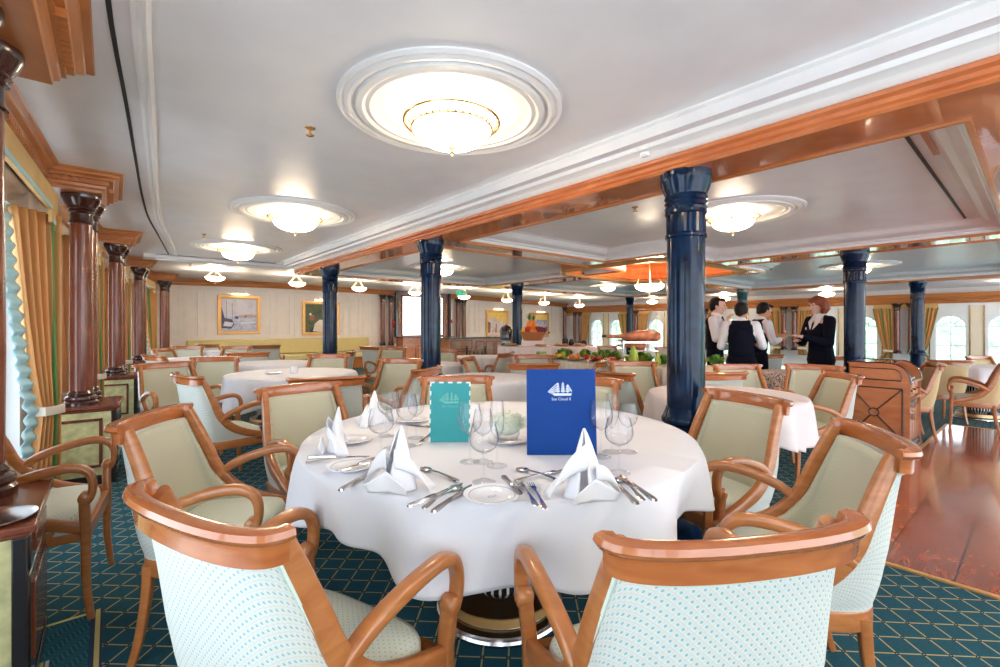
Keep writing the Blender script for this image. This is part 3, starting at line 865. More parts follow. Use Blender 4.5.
# nearest cabinet at the picture's left edge: a wider two-panel one
t = empty('corner_cabinet', (-0.43, 2.265, 0), 0, 'dark-framed burl side cabinet cut by the left picture edge', 'cabinet')
m = MB(); m.bb(-.10, .225, -.26, .26, .05, .56); m.build('body', BURL, t, smooth=0)
m = MB(); m.bb(-.11, .26, -.29, .29, .575, .60); m.bb(-.11, .245, -.275, .275, .56, .575); m.build('top', MAHOG, t, bevel=.006)
m = MB(); m.bb(-.11, .245, -.275, .27, 0, .06); m.bb(.205, .238, -.272, -.23, .06, .56); m.bb(.20, .238, .225, .268, .06, .56)
m.build('plinth', EBONY, t, bevel=.003)
m = MB(); m.bb(.225, .242, -.225, .22, .44, .55); dw = m.build('drawer', EBONY, t, bevel=.005)
m = MB(); m.bb(.238, .248, -.13, .165, .465, .525); m.build('drawer_panel', MAHOG, dw, bevel=.003)
m = MB(); m.bb(.225, .242, -.225, .22, .08, .425); dd = m.build('door', EBONY, t, bevel=.005)
m = MB(); m.bb(.24, .249, -.17, .17, .13, .38); m.build('door_panel', MAHOG, dd, bevel=.003)
# its pillar pair
pillar(-0.37, 2.12, 'mahogany pillar standing on the dark-framed cabinet, nearer of its pair')
pillar(-0.355, 2.42, 'mahogany pillar at the left picture edge, farther of its pair')
m = MB(); m.lathe([(0, .602), (.085, .602), (.1, .608), (.1, .612), (.085, .608), (0, .608)], 28, c=(0, 0, 0))
tag(m.build('silver_tray', STEEL, loc=(-.275, 2.09, 0)), 'small round silver tray on the dark-topped corner cabinet', 'tray')

# starboard pillar pairs and forward pilasters (slim)
for k, pk in enumerate(PK):
    where = ['right of the dark column', 'between waiters and woman', 'behind the first waiter', 'beside the ham', 'in the far corner'][k]
    for s_, nm in ((-.14, 'right'), (.14, 'left')):
        o = pillar(stbx(pk) - 0.16, pk + s_, 'slim red-brown pillar on the window wall, %s of the pair %s' % (nm, where), 'pillars along the far window wall')
        o.scale = (0.95, 0.95, 1.78 / 2.19)
for (x, w_) in ((6.45, 'left of the dark alcove, outer'), (6.73, 'left of the dark alcove, inner'), (9.29, 'right of the alcove, inner'), (9.55, 'right of the alcove, outer'), (14.85, 'at the corner of the panelled wall')):
    o = pillar(x, Y1 - 0.12, 'slim red-brown pillar against the cream wall, ' + w_, 'pillars against the forward wall'); o.scale = (1, 1, cz(x) / 2.19 * .985)

# ================================================================== CURTAINS
def curtain(p0, p1, z0, z1, ztie, amp, label, sheer=False, side=1, name='curtain'):
    """gathered drape: hangs between p0 (pier side) and p1, pulled towards p0 at the tie"""
    t = empty(name, (p0[0], p0[1], 0), 0, label, 'curtain', 'striped window curtains')
    a = Vector((0, 0)); b = Vector((p1[0] - p0[0], p1[1] - p0[1])); L = b.length
    d = b / L; nn = Vector((-d.y, d.x)) * side
    def width(z):
        if z >= ztie: return 0.42 + 0.58 * ((z - ztie) / (z1 - ztie)) ** 0.75
        return 0.42 + 0.25 * (ztie - z) / max(ztie - z0, .01)
    def fn(u, v):
        z = z0 + (z1 - z0) * v; w = width(z)
        s_ = u * L * w; f = amp * (0.35 + 0.65 * w) * math.sin(u * 2 * PI * 5.5 + 0.6 * math.sin(3 * z))
        return (d.x * s_ + nn.x * (f + .05), d.y * s_ + nn.y * (f + .05), z)
    m = MB(); m.grid(fn, 66, 24, uv=lambda u, v: (u * L * 1.5, v))
    c = m.build('drape', DRAPE, t, smooth=60)
    sm = c.modifiers.new('thickness', 'SOLIDIFY'); sm.thickness = 0.004
    if sheer:
        m = MB()
        def fr(u, v):
            z = z0 + (z1 - z0) * v; w = width(z) * L
            s_ = w + 0.085 * u + 0.012 * math.sin(z * 70) * u
            return (d.x * s_ + nn.x * (.05 + 0.015 * math.sin(z * 70 + 1)), d.y * s_ + nn.y * (.05 + 0.015 * math.sin(z * 70 + 1)), z)
        m.grid(fr, 4, 120); r = m.build('ruffle', SHEER, t, smooth=60)
        sm = r.modifiers.new('thickness', 'SOLIDIFY'); sm.thickness = 0.003
    m = MB(); w = width(ztie) * L
    pts = [(d.x * s_ + nn.x * (.05 + q * 0.045), d.y * s_ + nn.y * (.05 + q * 0.045), ztie + 0.0) for s_, q in ((-.01, 0), (0, 1), (w * .5, 1.25), (w, 1), (w + .01, 0), (w, -1), (w * .5, -1.25), (0, -1))]
    m.sweep(pts, rrect(0.008, 0.06, .3), closed=True); m.build('tie_back', LINENP, t)
    return t
for k, (a, b) in enumerate(bays):
    if k < 1: continue
    nm = ['', 'nearest the camera', 'behind the first pillar pair', 'behind the second pillar pair', 'behind the third pillar pair', 'in the last port bay'][k]
    # on the forward pier of each bay (facing us) and on the aft pier
    curtain((pwall(b) + .15, b - .02), (pwall(b - .3) - .04, b - .30), 0.08, 1.97, 0.62, 0.045, 'gold and green striped curtain with pale blue ruffle, ' + nm + (' (forward side)'), True, side=1)
    if k > 1:
        curtain((pwall(a - .02) + .10, a - .02), (pwall(a + .40) + .10, a + .40), 0.08, 1.95, 0.62, 0.035, 'gold and green striped curtain just past the pillars, ' + nm, True, side=-1)
    # shaped valance
    m = MB(); N = 40; L = b - a
    top = 2.13
    def vz(u):
        e = min(u, 1 - u)
        return 1.86 if e < .06 else (1.90 if e < .12 else 1.98) 
    for i in range(N):
        u0, u1 = i / N, (i + 1) / N; y0, y1 = a + L * u0, a + L * u1
        zb = vz((u0 + u1) / 2)
        x0, x1 = pwall(y0) + .19, pwall(y1) + .19
        m.add([(x0, y0, zb), (x1, y1, zb), (x1, y1, top), (x0, y0, top), (x0 - .02, y0, zb), (x1 - .02, y1, zb), (x1 - .02, y1, top), (x0 - .02, y0, top)],
              [(0, 1, 2, 3), (4, 7, 6, 5), (0, 4, 5, 1), (2, 6, 7, 3), (0, 3, 7, 4), (1, 5, 6, 2)], 0)
        m.add([(x0 + .003, y0, zb), (x1 + .003, y1, zb), (x1 + .003, y1, zb + .03), (x0 + .003, y0, zb + .03)], [(0, 1, 2, 3)], 1)
    tag(m.build('window_valance', [VALANCE, SHEER], smooth=0), 'gold shaped valance board over the port window ' + nm, 'valance', 'gold valances over the port windows')
for k in range(5):
    pk = PK[k]
    for s_, nm in ((-1, 'right'), (1, 'left')):
        if k == 4 and s_ == 1: continue
        y = pk + s_ * .22
        curtain((stbx(y) - .10, y), (stbx(y + s_ * .42) - .10, y + s_ * .42), .35, 1.66, .55, .03,
                'gold striped curtain %s of the pillar pair %s' % (nm, ['beyond the trolley', 'between waiters and woman', 'behind the first waiter', 'beside the ham', 'in the far corner'][k]), False, side=s_)
m = MB()
for k in range(5):
    pk = PK[k]; m.bb(stbx(pk) - .13, stbx(pk) - .02, pk - .62, pk + .62, 1.64, 1.76)
struct(m.build('trim_16', VALANCE, smooth=0))

# outside: a wooded river bank seen through the starboard windows, water on both sides
m = MB()
def hill(u, v):
    y = -60 + 150 * u; s_ = v
    z = -6 + 9.5 * s_ ** .7 + 0.6 * math.sin(y * .21) * s_ + (random.random() - .5) * 1.0 * s_
    return (46 + 14 * v + (random.random() - .5) * 1.2, y, z)
m.grid(hill, 220, 18)
BANK = plain('pale_foliage', (0.36, 0.50, 0.34), 0.9, vary=0.5, vscale=1.2)
o = m.build('river_bank', BANK, smooth=0); o['kind'] = 'structure'
m = MB(); m.bb(16.8, 70, -70, 100, -6.2, -6.0); o = m.build('water', plain('river_water', (0.32, 0.42, 0.44), 0.2), smooth=0); o['kind'] = 'structure'

# ================================================================== CEILING LAMPS
def medallion(x, y, z, R, k, slot=True):
    m = MB()
    m.lathe([(R * 1.10, z + .01), (R * 1.10, z - .008), (R * 1.07, z - .018), (R * 1.04, z - .012), (R * 1.0, z - .022), (R * .965, z - .018), (R * .955, z - .004)], 72, mi=0)
    m.lathe([(R * .955, z - .003), (R * .925, z - .003)], 72, mi=1)
    m.lathe([(R * .93, z - .002), (R * .925, z - .024), (R * .87, z - .026), (R * .84, z - .016), (R * .80, z - .020), (R * .77, z - .008), (R * .70, z - .004), (.05, z - .002)], 72, mi=0)
    o = struct(m.build('ceiling_medallion', [MOULDW, BLACK], loc=(x, y, 0)))
    return o
lamp0 = {}
def lamp(x, y, z, r, label, drop=0.12, key='gallery', group='glowing bowl lamps on the ceiling'):
    """z: ceiling above the lamp"""
    k = (key, round(r, 3), round(drop, 3), x < 2.5)
    if k in lamp0: return dup(lamp0[k], (x, y, z), 0, label, group)
    t = empty('ceiling_lamp', (x, y, z), 0, label, 'lamp', group)
    rim = -drop
    m = MB()
    N = 16
    prof = [(r * .97 * math.sin(PI / 2 * i / 10 + 0.0001), rim - .01 - r * .44 * math.cos(PI / 2 * i / 10)) for i in range(11)] + [(r * .99, rim), (r * .95, rim)]
    m.lathe(prof + [(r * .93 * math.sin(PI / 2 * i / 10), rim - .004 - r * .41 * math.cos(PI / 2 * i / 10)) for i in range(9, -1, -1)], 40)
    m.build('glass_bowl', OPAL, t)
    m = MB(); b = rim - .01 - r * .44
    m.lathe([(0, b - .045), (.006, b - .042), (.004, b - .034), (.010, b - .028), (.012, b - .02), (.005, b - .014), (.007, b - .010), (.018, b - .006), (.02, b + .004), (0, b + .006)], 16)
    m.build('finial', BRASS, t)
    ld = bpy.data.lights.new('bulb', 'POINT'); ld.energy = BULB_W * (8.0 if key == 'rods' else (1.0 if x < 2.5 else 3.0)) * (r / .2) ** 2; ld.color = (1, .80, .58); ld.shadow_soft_size = .03
    lo = bpy.data.objects.new('bulb', ld); COL.objects.link(lo); lo.parent = t; lo.location = (0, 0, rim - .035)
    if key == 'gallery':
        m = MB()
        def ring(rr, zz, q): m.tube([(rr * math.cos(2 * PI * i / 48), rr * math.sin(2 * PI * i / 48), zz) for i in range(48)], q, 6, closed=True)
        ring(r * 1.03, rim - .006, .007); ring(r * 1.22, rim + .032, .008)
        for i in range(36):
            a = 2 * PI * i / 36; c, s_ = math.cos(a), math.sin(a)
            for da in (-.07, .07):
                m.tube([(r * 1.03 * c, r * 1.03 * s_, rim - .006), (r * 1.22 * math.cos(a + da), r * 1.22 * math.sin(a + da), rim + .032)], .0035, 5)
        m.build('gallery_ring', BRASS, t)
        m = MB(); m.lathe([(0, 0), (.06, 0), (.06, -.012), (.02, -.02), (.012, -.03), (.012, rim + .0), (0, rim)], 20); m.build('canopy', BRASS, t)
    elif key == 'rods':
        m = MB()
        m.lathe([(r * 1.0, rim - .004), (r * 1.03, rim - .004), (r * 1.03, rim + .006), (r * 1.0, rim + .006)], 32, ring=True)
        for i in range(3):
            a = 2 * PI * i / 3 + .5
            m.tube([(r * .95 * math.cos(a), r * .95 * math.sin(a), rim), (.015 * math.cos(a), .015 * math.sin(a), -.02)], .004, 6)
        m.lathe([(0, 0), (.05, 0), (.05, -.012), (.015, -.03), (0, -.03)], 20)
        m.build('hanging_rods', BRASS, t)
    lamp0[k] = t
    return t
for i, (x, y) in enumerate(((1.38, 2.02), (1.41, 4.82), (1.40, 7.45))):
    medallion(x, y, CEI, .525, i)
    lamp(x, y, CEI - .002, .205, 'ceiling bowl lamp with pierced brass ring, ' + ['largest and nearest', 'second one along the aisle', 'third one along the aisle'][i], .085)
lamp(1.4, -0.7, CEI - .002, .205, 'ceiling bowl lamp with pierced brass ring just behind the viewpoint', .085)
medallion(1.4, -0.7, CEI, .525, 3)
CC = SOF + .155
for i, (x, y, lb) in enumerate(((4.39, 1.85, 'ceiling bowl lamp seen just right of the nearest navy column'), (4.45, 6.8, 'ceiling bowl lamp in the coffer beyond the second navy column'),
                                (9.8, 2.05, 'ceiling bowl lamp in the far right coffer above the woman'), (9.6, 7.1, 'ceiling bowl lamp in the coffer beyond the wooden well'), (7.6, -1.6, 'ceiling bowl lamp over the dance floor'), (3.6, -1.6, 'ceiling bowl lamp behind the viewpoint on the right'))):
    medallion(x, y, CC, .52, 10 + i)
    lamp(x, y, CC - .002, .18, lb, .075)
lamp(6.8, 4.2, SOF + .37, .235, 'hanging glass bowl on three rods inside the wooden ceiling well', .58, 'rods')
FL = [(1.62, 'left end of the forward row'), (3.2, 'above the space between two paintings'), (4.65, 'second column side of the forward row'), (6.2, 'in front of the dark alcove'), (7.8, 'right of the alcove'), (9.45, 'above the sunny painting'), (11.1, 'between the two right paintings'), (12.9, 'near the far corner')]
for x, nm in FL:
    z = fz(x)
    zr = lin(x, [(1.6, 2.19), (4.7, 2.14), (9.5, 2.02), (12.9, 1.96)])
    lamp(x, 10.8, z, .175, 'small bowl lamp before the panelled wall, ' + nm, round(z - zr, 2), 'rods', 'hanging bowl lamps in the forward row')
for y, nm in ((0.3, 'nearest on the right side'), (3.6, 'behind the woman in navy'), (6.2, 'behind the waiters'), (8.6, 'left of the ham')):
    lamp(14.1, y, 2.14, .175, 'small hanging bowl lamp by the far windows, ' + nm, .10, 'rods', 'hanging bowl lamps by the far windows')

# sprinklers and detectors
spr0 = None
def sprinkler(x, y, z, label):
    global spr0
    if spr0 is not None: return dup(spr0, (x, y, z), 0, label, 'ceiling sprinklers')
    m = MB(); m.lathe([(0, -.045), (.022, -.044), (.024, -.040), (.005, -.036), (.010, -.028), (.005, -.018), (.012, -.010), (.028, -.004), (.03, 0), (0, 0)], 16)
    o = m.build('sprinkler', BRASS, loc=(x, y, z)); tag(o, label, 'sprinkler', 'ceiling sprinklers'); spr0 = o
    return o
def at_h(px, py, z):
    Z = (z - EYE) * FPX / (326 - py); return WP(px, Z)
for (px, py, z, lb) in ((310, 128, CEI, 'small brass sprinkler on the white ceiling left of the large lamp'), (204, 234, CEI, 'small brass sprinkler beside the third ceiling lamp'),
                        (635, 207, CC, 'small brass sprinkler in the coffer left of the nearest column'), (190, 264, CEI, 'tiny sprinkler at the far end of the aisle ceiling'), (771, 268, CC, 'tiny sprinkler in the far right coffer')):
    x, y = at_h(px, py, z); sprinkler(x, y, z, lb)
for (px, py, z, lb) in ((655, 152, 2.252, 'white round smoke detector on the white ceiling border'), (307, 261, 2.252, 'white smoke detector above the third navy column')):
    x, y = at_h(px, py, z)
    m = MB(); m.lathe([(0, -.055), (.025, -.054), (.035, -.04), (.035, -.03), (.055, -.025), (.06, 0), (0, 0)], 24)
    tag(m.build('smoke_detector', MOULDW, loc=(2.42, y, z)), lb, 'smoke detector')

# ================================================================== CHAIRS
YS = [(.39, .235), (.40, .16), (.425, .04), (.475, -.075), (.56, -.165), (.66, -.215), (.76, -.265), (.80, -.285), (.86, -.32)]
def ys(z): return lin(z, YS)
def yb(z): return lin(z, [(.32, -.265), (.40, -.28), (.60, -.33), (.80, -.375), (.86, -.39)])
def wz(z): return lin(z, [(.36, .258), (.46, .256), (.60, .245), (.76, .226), (.86, .217)])
def nz_(z): return lin(z, [(.38, 4.5), (.5, 3.6), (.65, 2.8), (.85, 2.3)])
def shellpt(u, z, inset=0.0, ybias=0.0):
    th = -PI / 2 + PI * u; n = nz_(z)
    w = wz(z) - inset; b = yb(z) + inset; D = max(.03, ys(z) - b + ybias)
    s_, c = math.sin(th), math.cos(th)
    return (w * math.copysign(abs(s_) ** (2 / n), s_), b + D * (1 - abs(c) ** (2 / n)), z)
FAB_SEAT = dotted('seat_dotted_fabric', (0.68, 0.72, 0.60), (0.36, 0.52, 0.50), coord='Object')
def make_chair(name, label, outer=FAB_OUT, inner=FAB_IN):
    t = empty(name, (0, 0, 0), 0, label, 'chair'); t.scale = (.96, .79, 1)
    # outer shell
    m = MB(); zz = [.36, .375, .39, .40, .42, .45, .48, .52, .56, .62, .70, .76, .80]
    def fo(u, v):
        i = v * (len(zz) - 1); k = min(int(i), len(zz) - 2); z = zz[k] + (zz[k + 1] - zz[k]) * (i - k)
        return shellpt(u, z)
    m.grid(fo, 36, 12)
    o = m.build('back_panel', outer, t, smooth=50)
    s = o.modifiers.new('padding', 'SOLIDIFY'); s.thickness = 0.012; s.offset = 0
    m = MB()
    for sd in (0, 1):
        m.tube([Vector(shellpt(sd, z, -.006)) + Vector((0, -.028, 0)) for z in zz[3:]], .0055, 6)
    m.tube([Vector(shellpt(i / 24, .785, -.012)) for i in range(2, 23)], .005, 6)
    m.build('piping', PIPING, o)
    # inner padding
    m = MB(); zi = [.40, .425, .45, .48, .52, .56, .62, .70, .76, .80]
    def fi(u, v):
        i = v * (len(zi) - 1); k = min(int(i), len(zi) - 2); z = zi[k] + (zi[k + 1] - zi[k]) * (i - k)
        return shellpt(u, z, .052 + .02 * math.sin(PI * v) * math.sin(PI * u) - .02, -.015)
    m.grid(fi, 30, 12)
    o = m.build('backrest', inner, t, smooth=50)
    s = o.modifiers.new('padding', 'SOLIDIFY'); s.thickness = 0.02; s.offset = 0
    # top rail
    m = MB(); path = []
    for i in range(25):
        u = -.02 + 1.04 * i / 24; th = -PI / 2 + PI * u; n = 2.3
        s_, c = math.sin(th), math.cos(th)
        x = .243 * math.copysign(abs(s_) ** (2 / n), s_); y = -.390 + .080 * (1 - math.copysign(abs(c) ** (2 / n), c))
        path.append((x, y + .0, .826))
    sec = [(-.012, -.036), (.011, -.036), (.013, -.005), (.016, .006), (.027, .009), (.034, .019), (.030, .030), (.014, .034), (-.008, .031), (-.015, .018)]
    sc_ = [(1.0 if 2 < i < 22 else .9, 1 - .06 * abs(i - 12) / 12) for i in range(25)]
    m.sweep(path, sec, scale=sc_)
    m.build('top_rail', RAIL, t, smooth=50)
    # side stiles
    for sx in (-1, 1):
        pts = smoothpath([(sx * wz(z), ys(z), z) for z in (.83, .76, .66, .56, .475, .425)] + [(sx * .266, .16, .395), (sx * .268, .24, .375)], 5)
        N = len(pts); m = MB()
        m.sweep(pts, rrect(.046, .034, .3), up=(1, 0, 0), scale=[(1 + .35 * math.sin(PI * min(1, i / N * 1.25)), 1) for i in range(N)])
        m.build('side_frame', HONEY, t, smooth=50)
        # arm with its scroll
        pts = smoothpath([(sx * .247, -.165, .525), (sx * .262, -.09, .575), (sx * .276, .02, .610), (sx * .285, .12, .628), (sx * .288, .195, .630), (sx * .288, .245, .612), (sx * .287, .268, .575), (sx * .286, .268, .530), (sx * .284, .256, .497), (sx * .282, .238, .488)], 4)
        m = MB(); N = len(pts)
        m.sweep(pts, rrect(.032, .040, .35), up=(1, 0, 0), scale=[(1.2 - .2 * i / N, 1) for i in range(N)])
        R90 = Matrix.Rotation(PI / 2, 3, 'Y')
        m.lathe([(0, -.022), (.020, -.022), (.026, -.017), (.026, .017), (.020, .022), (0, .022)], 16, c=(sx * .284, .238, .503), M=R90)
        m.lathe([(0, -.026), (.009, -.026), (.009, .026), (0, .026)], 12, c=(sx * .284, .238, .503), M=R90)
        m.build('arm', HONEY, t, smooth=50)
        # front leg with post
        pts = smoothpath([(sx * .282, .236, .49), (sx * .277, .236, .45), (sx * .270, .238, .39), (sx * .268, .240, .31), (sx * .266, .240, .18), (sx * .270, .252, .06), (sx * .272, .262, 0)], 4)
        m = MB(); N = len(pts)
        m.sweep(pts, rrect(.040, .040, .22), up=(1, 0, 0), scale=[((1.05 - .42 * max(0, i / N - .4) / .6), (1.0 - .38 * max(0, i / N - .4) / .6)) for i in range(N)])
        m.build('leg', HONEY, t, smooth=50)
        pts = smoothpath([(sx * .215, -.215, .36), (sx * .215, -.225, .25), (sx * .216, -.255, .10), (sx * .218, -.29, 0)], 5)
        m = MB(); N = len(pts)
        m.sweep(pts, rrect(.042, .036, .22), up=(1, 0, 0), scale=[(1.05 - .4 * i / N, 1 - .35 * i / N) for i in range(N)])
        m.build('leg', HONEY, t, smooth=50)
    # seat frame
    m = MB(); pth = [shellpt(i / 24, .37, .006) for i in range(25)]
    pth = [(x, min(y, .24), .352) for x, y, z in pth]
    m.sweep(pth, rrect(.03, .062, .2), closed=True)
    m.build('seat_frame', HONEY, t, smooth=40)
    m = MB(); n = 5
    m.lathe([(0, .37), (.96, .37), (1, .385), (1, .405), (.97, .425), (.85, .438), (.5, .447), (0, .45)], 48, c=(0, -.005, 0), sx=.243, sy=.238,
            rf=lambda a, z: 1 / (abs(math.cos(a)) ** n + abs(math.sin(a)) ** n) ** (1 / n))
    m.build('seat', FAB_SEAT, t, smooth=60)
    return t
used = {}
CH = []
def chair(X, Z, hx, hz, label, group, kind='mint', fixed=True):
    CH.append([*W(X, Z), head(hx, hz), label, group, kind, fixed])
def place(x, y, rz, label, group, kind, fixed):
    if kind not in used:
        t = make_chair('armchair', label, *( (FAB_OUT, FAB_IN) if kind == 'mint' else (FAB_TAN, FAB_TAN)))
        t.location = (x, y, FZ(x)); t.rotation_euler = (0, 0, rz); t['group'] = group; used[kind] = t
        return t
    return dup(used[kind], (x, y, FZ(x)), rz, label, group)
G1 = 'armchairs around the nearest round table'
chair(-.455, 1.125, .50, .866, 'mint dotted armchair seen from behind, nearest on the left', G1)
chair(.366, 1.052, -.19, .982, 'mint dotted armchair seen from behind, nearest at bottom centre right', G1)
chair(.95, 1.575, -.94, .30, 'armchair beside the dance floor, pulled up to the nearest table', G1)
chair(1.0, 2.245, -.93, -.36, 'armchair facing left between the nearest table and the navy column', G1)
chair(.455, 2.84, -.42, -.90, 'armchair partly hidden behind the tall blue menu', G1)
chair(-.265, 2.88, .12, -.99, 'armchair facing us directly behind the turquoise menu', G1)
chair(-.97, 2.52, .76, -.64, 'armchair with shaded front, behind the left folded napkin', G1)
chair(-1.10, 1.85, .98, .16, 'armchair in profile at the left of the nearest table, dark glossy rail', G1)
chair(-1.99, 1.99, .84, .55, 'armchair at the left picture edge with scrolled arms and pale seat', 'armchairs by the port windows')
def cp(px, ytop, hx, hz, label, group, kind='mint'):
    """chair whose top rail stands where the photo shows it"""
    Z = 4.0
    for _ in range(30):
        X = (px - 500) / FPX * Z; Z = .5 * Z + .5 * (EYE - .86 - FZ(W(X, Z)[0])) * FPX / (ytop - 326)
    X = (px - 500) / FPX * Z
    L = math.hypot(hx, hz); hx /= L; hz /= L
    return chair(X + hx * .38, Z + hz * .38, hx, hz, label, group, kind, False)
GL = 'armchairs at the left rear tables'; GC = 'armchairs at the middle tables'; GR = 'armchairs at the right tables'
chair(-2.08, 3.50, .62, .78, 'white-backed armchair seen from outside at the left of the second round table', GL)
chair(-1.27, 3.38, -.35, .93, 'armchair with its shaded outer back to us, right of the second round table', GL)
chair(3.02, 4.45, -.6, -.8, 'pale-fronted armchair below the woman in navy', GR)
chair(2.50, 3.75, -.95, .12, 'armchair in profile in front of the wooden trolley', GR)
for a in (
    (136, 349, 1, .1, 'armchair in profile nearest the far left pillars', GL),
    (172, 346.5, .3, -1, 'small armchair facing us beside the last left pillar', GL),
    (166, 353, .5, .85, 'pale-backed armchair behind the one in profile at far left', GL),
    (150, 361, .85, -.5, 'shaded-front armchair just left of the white-backed one', GL),
    (200, 345.5, .2, 1, 'mint-backed armchair far left below the harbour painting', GL),
    (226, 345.7, 0, -1, 'armchair facing us directly under the harbour painting', GL),
    (252, 345.2, -.4, 1, 'armchair just right below the harbour painting', GL),
    (216, 357, .25, -.95, 'shaded-front armchair facing us behind the second round table', GL),
    (254, 354.5, -.5, .85, 'green-shaded armchair behind the second round table, seen from outside', GL),
    (306, 356.5, .05, -1, 'pale-fronted armchair facing us beyond the white cup', GL),
    (336, 352, -1, -.15, 'armchair in profile at the foot of the third navy column', GL),
    (366, 346, .4, .9, 'mint-backed armchair right of the third navy column', GL),
    (382, 359, -.25, -.95, 'pale-fronted armchair left of the second navy column', GC),
    (396, 347, -.2, -1, 'small far armchair before the alcove cabinet', GC),
    (408, 366.5, -.95, .3, 'armchair in profile touching the second navy column', GC),
    (451, 349, 0, -1, 'far armchair facing us right of the second navy column', GC),
    (461, 356, .95, -.2, 'armchair in profile with scrolled arm above the turquoise menu', GC),
    (535, 364, 0, 1, 'pale-backed armchair rising behind the blue menu', GC),
    (537, 354.5, 0, -1, 'armchair in front of the fruit buffet', GC),
    (512, 352, -.9, .4, 'small armchair left of the fruit buffet', GC),
    (586, 345, -.3, .95, 'far armchair by the windows left of the ham', GC),
    (604, 345.5, .3, -.95, 'far armchair by the windows just left of the ham', GC),
    (606, 360, -.95, .4, 'armchair in profile left of the salad buffet chair', GC),
    (641, 364.5, -.1, -1, 'shaded-front armchair facing us before the salad buffet', GC),
    (636, 371, .8, .6, 'mint-backed armchair seen from outside left of the nearest column', GC),
    (664, 347, 0, -1, 'small far armchair right of the ham', GC),
    (722, 364.5, .05, -1, 'pale-fronted armchair in front of the waiters', GR),
    (747, 379, -.1, 1, 'green-backed armchair between nearest column and patterned cloth', GR),
    (771, 354, .1, 1, 'small green-backed armchair between the waiters and the woman', GR),
    (838, 356, -.1, 1, 'far armchair just behind the woman in navy', GR),
): cp(*a)
for a in (
    (938, 364.5, -.9, .45, 'tan-backed armchair right behind the wooden trolley', 'tan armchairs by the far right windows', 'tan'),
    (978, 360, .1, 1, 'tan-backed armchair seen from behind at the window table', 'tan armchairs by the far right windows', 'tan'),
    (966, 356, .2, -1, 'tan armchair on the far side of the window table', 'tan armchairs by the far right windows', 'tan'),
    (1012, 362, -.7, .7, 'tan armchair cut by the right picture edge', 'tan armchairs by the far right windows', 'tan'),
): cp(*a)


# let the rear chairs and tables find room beside each other
TB = [(0, 1.98, .79), (-2.0, 4.45, .58), (-4.35, 6.55, .5), (-2.85, 5.9, .5), (-.85, 5.6, .5), (-.38, 7.2, .45), (-.02, 4.45, .42), (1.57, 3.22, .50), (6.6, 6.45, .5), (-5.0, 7.9, .42), (3.3, 5.1, .38)]
TP = [[*W(a, b), r, k in (0, 1, 7)] for k, (a, b, r) in enumerate(TB)]
BUF = [(4.43, 5.25, 2.1, 4.8), (5.95, 6.65, .8, 1.4), (5.0, 6.9, 5.7, 7.3), (6.1, 7.3, 1.7, 3.2)]
for it in range(400):
    def push(p, q, dmin, wp, wq):
        dx, dy = p[0] - q[0], p[1] - q[1]; d = math.hypot(dx, dy) or 1e-3
        if d < dmin and wp + wq > 0:
            s_ = (dmin - d) * .5 / d / (wp + wq)
            rl = math.hypot(q[0], q[1]); rx, ry = q[0] / rl, q[1] / rl; ra = dx * rx + dy * ry; la = -dx * ry + dy * rx
            if abs(ra) < .05 * d: ra = .05 * d * (1 if ra >= 0 else -1)
            ra *= 1.3; la *= .5; dx = ra * rx - la * ry; dy = ra * ry + la * rx
            p[0] += dx * s_ * wp; p[1] += dy * s_ * wp; q[0] -= dx * s_ * wq; q[1] -= dy * s_ * wq
    for a in range(len(CH)):
        A = CH[a]
        for B in CH[a + 1:]: push(A, B, .70, 0 if A[6] else 1, 0 if B[6] else 1)
        for T_ in TP: push(A, T_, T_[2] + .33, 0 if A[6] else 1, 0 if T_[3] else 1)
        if not A[6]:
            for (cx_, cy_, r_) in ((2.58, 1.355, .45), (2.58, 4.17, .45), (2.58, 7.08, .45), (6.72, 1.43, .45), (6.72, 7.35, .45), (12.27, 1.61, .4), (12.27, 4.94, .4), (12.27, 8.25, .4)):
                push(A, [cx_, cy_], r_, 1, 0)
            for (x0, x1, y0, y1) in BUF:
                qx = min(max(A[0], x0), x1); qy = min(max(A[1], y0), y1)
                push(A, [qx, qy], .40, 1, 0)
            A[0] = max(A[0], portx(A[1]) + .62); A[0] = min(A[0], stbx(A[1]) - .6); A[1] = min(A[1], Y1 - 1.2)
    for a in range(len(TP)):
        for b in range(a + 1, len(TP)): push(TP[a], TP[b], TP[a][2] + TP[b][2] + .2, 0 if TP[a][3] else 1, 0 if TP[b][3] else 1)
for c in CH: place(*c)

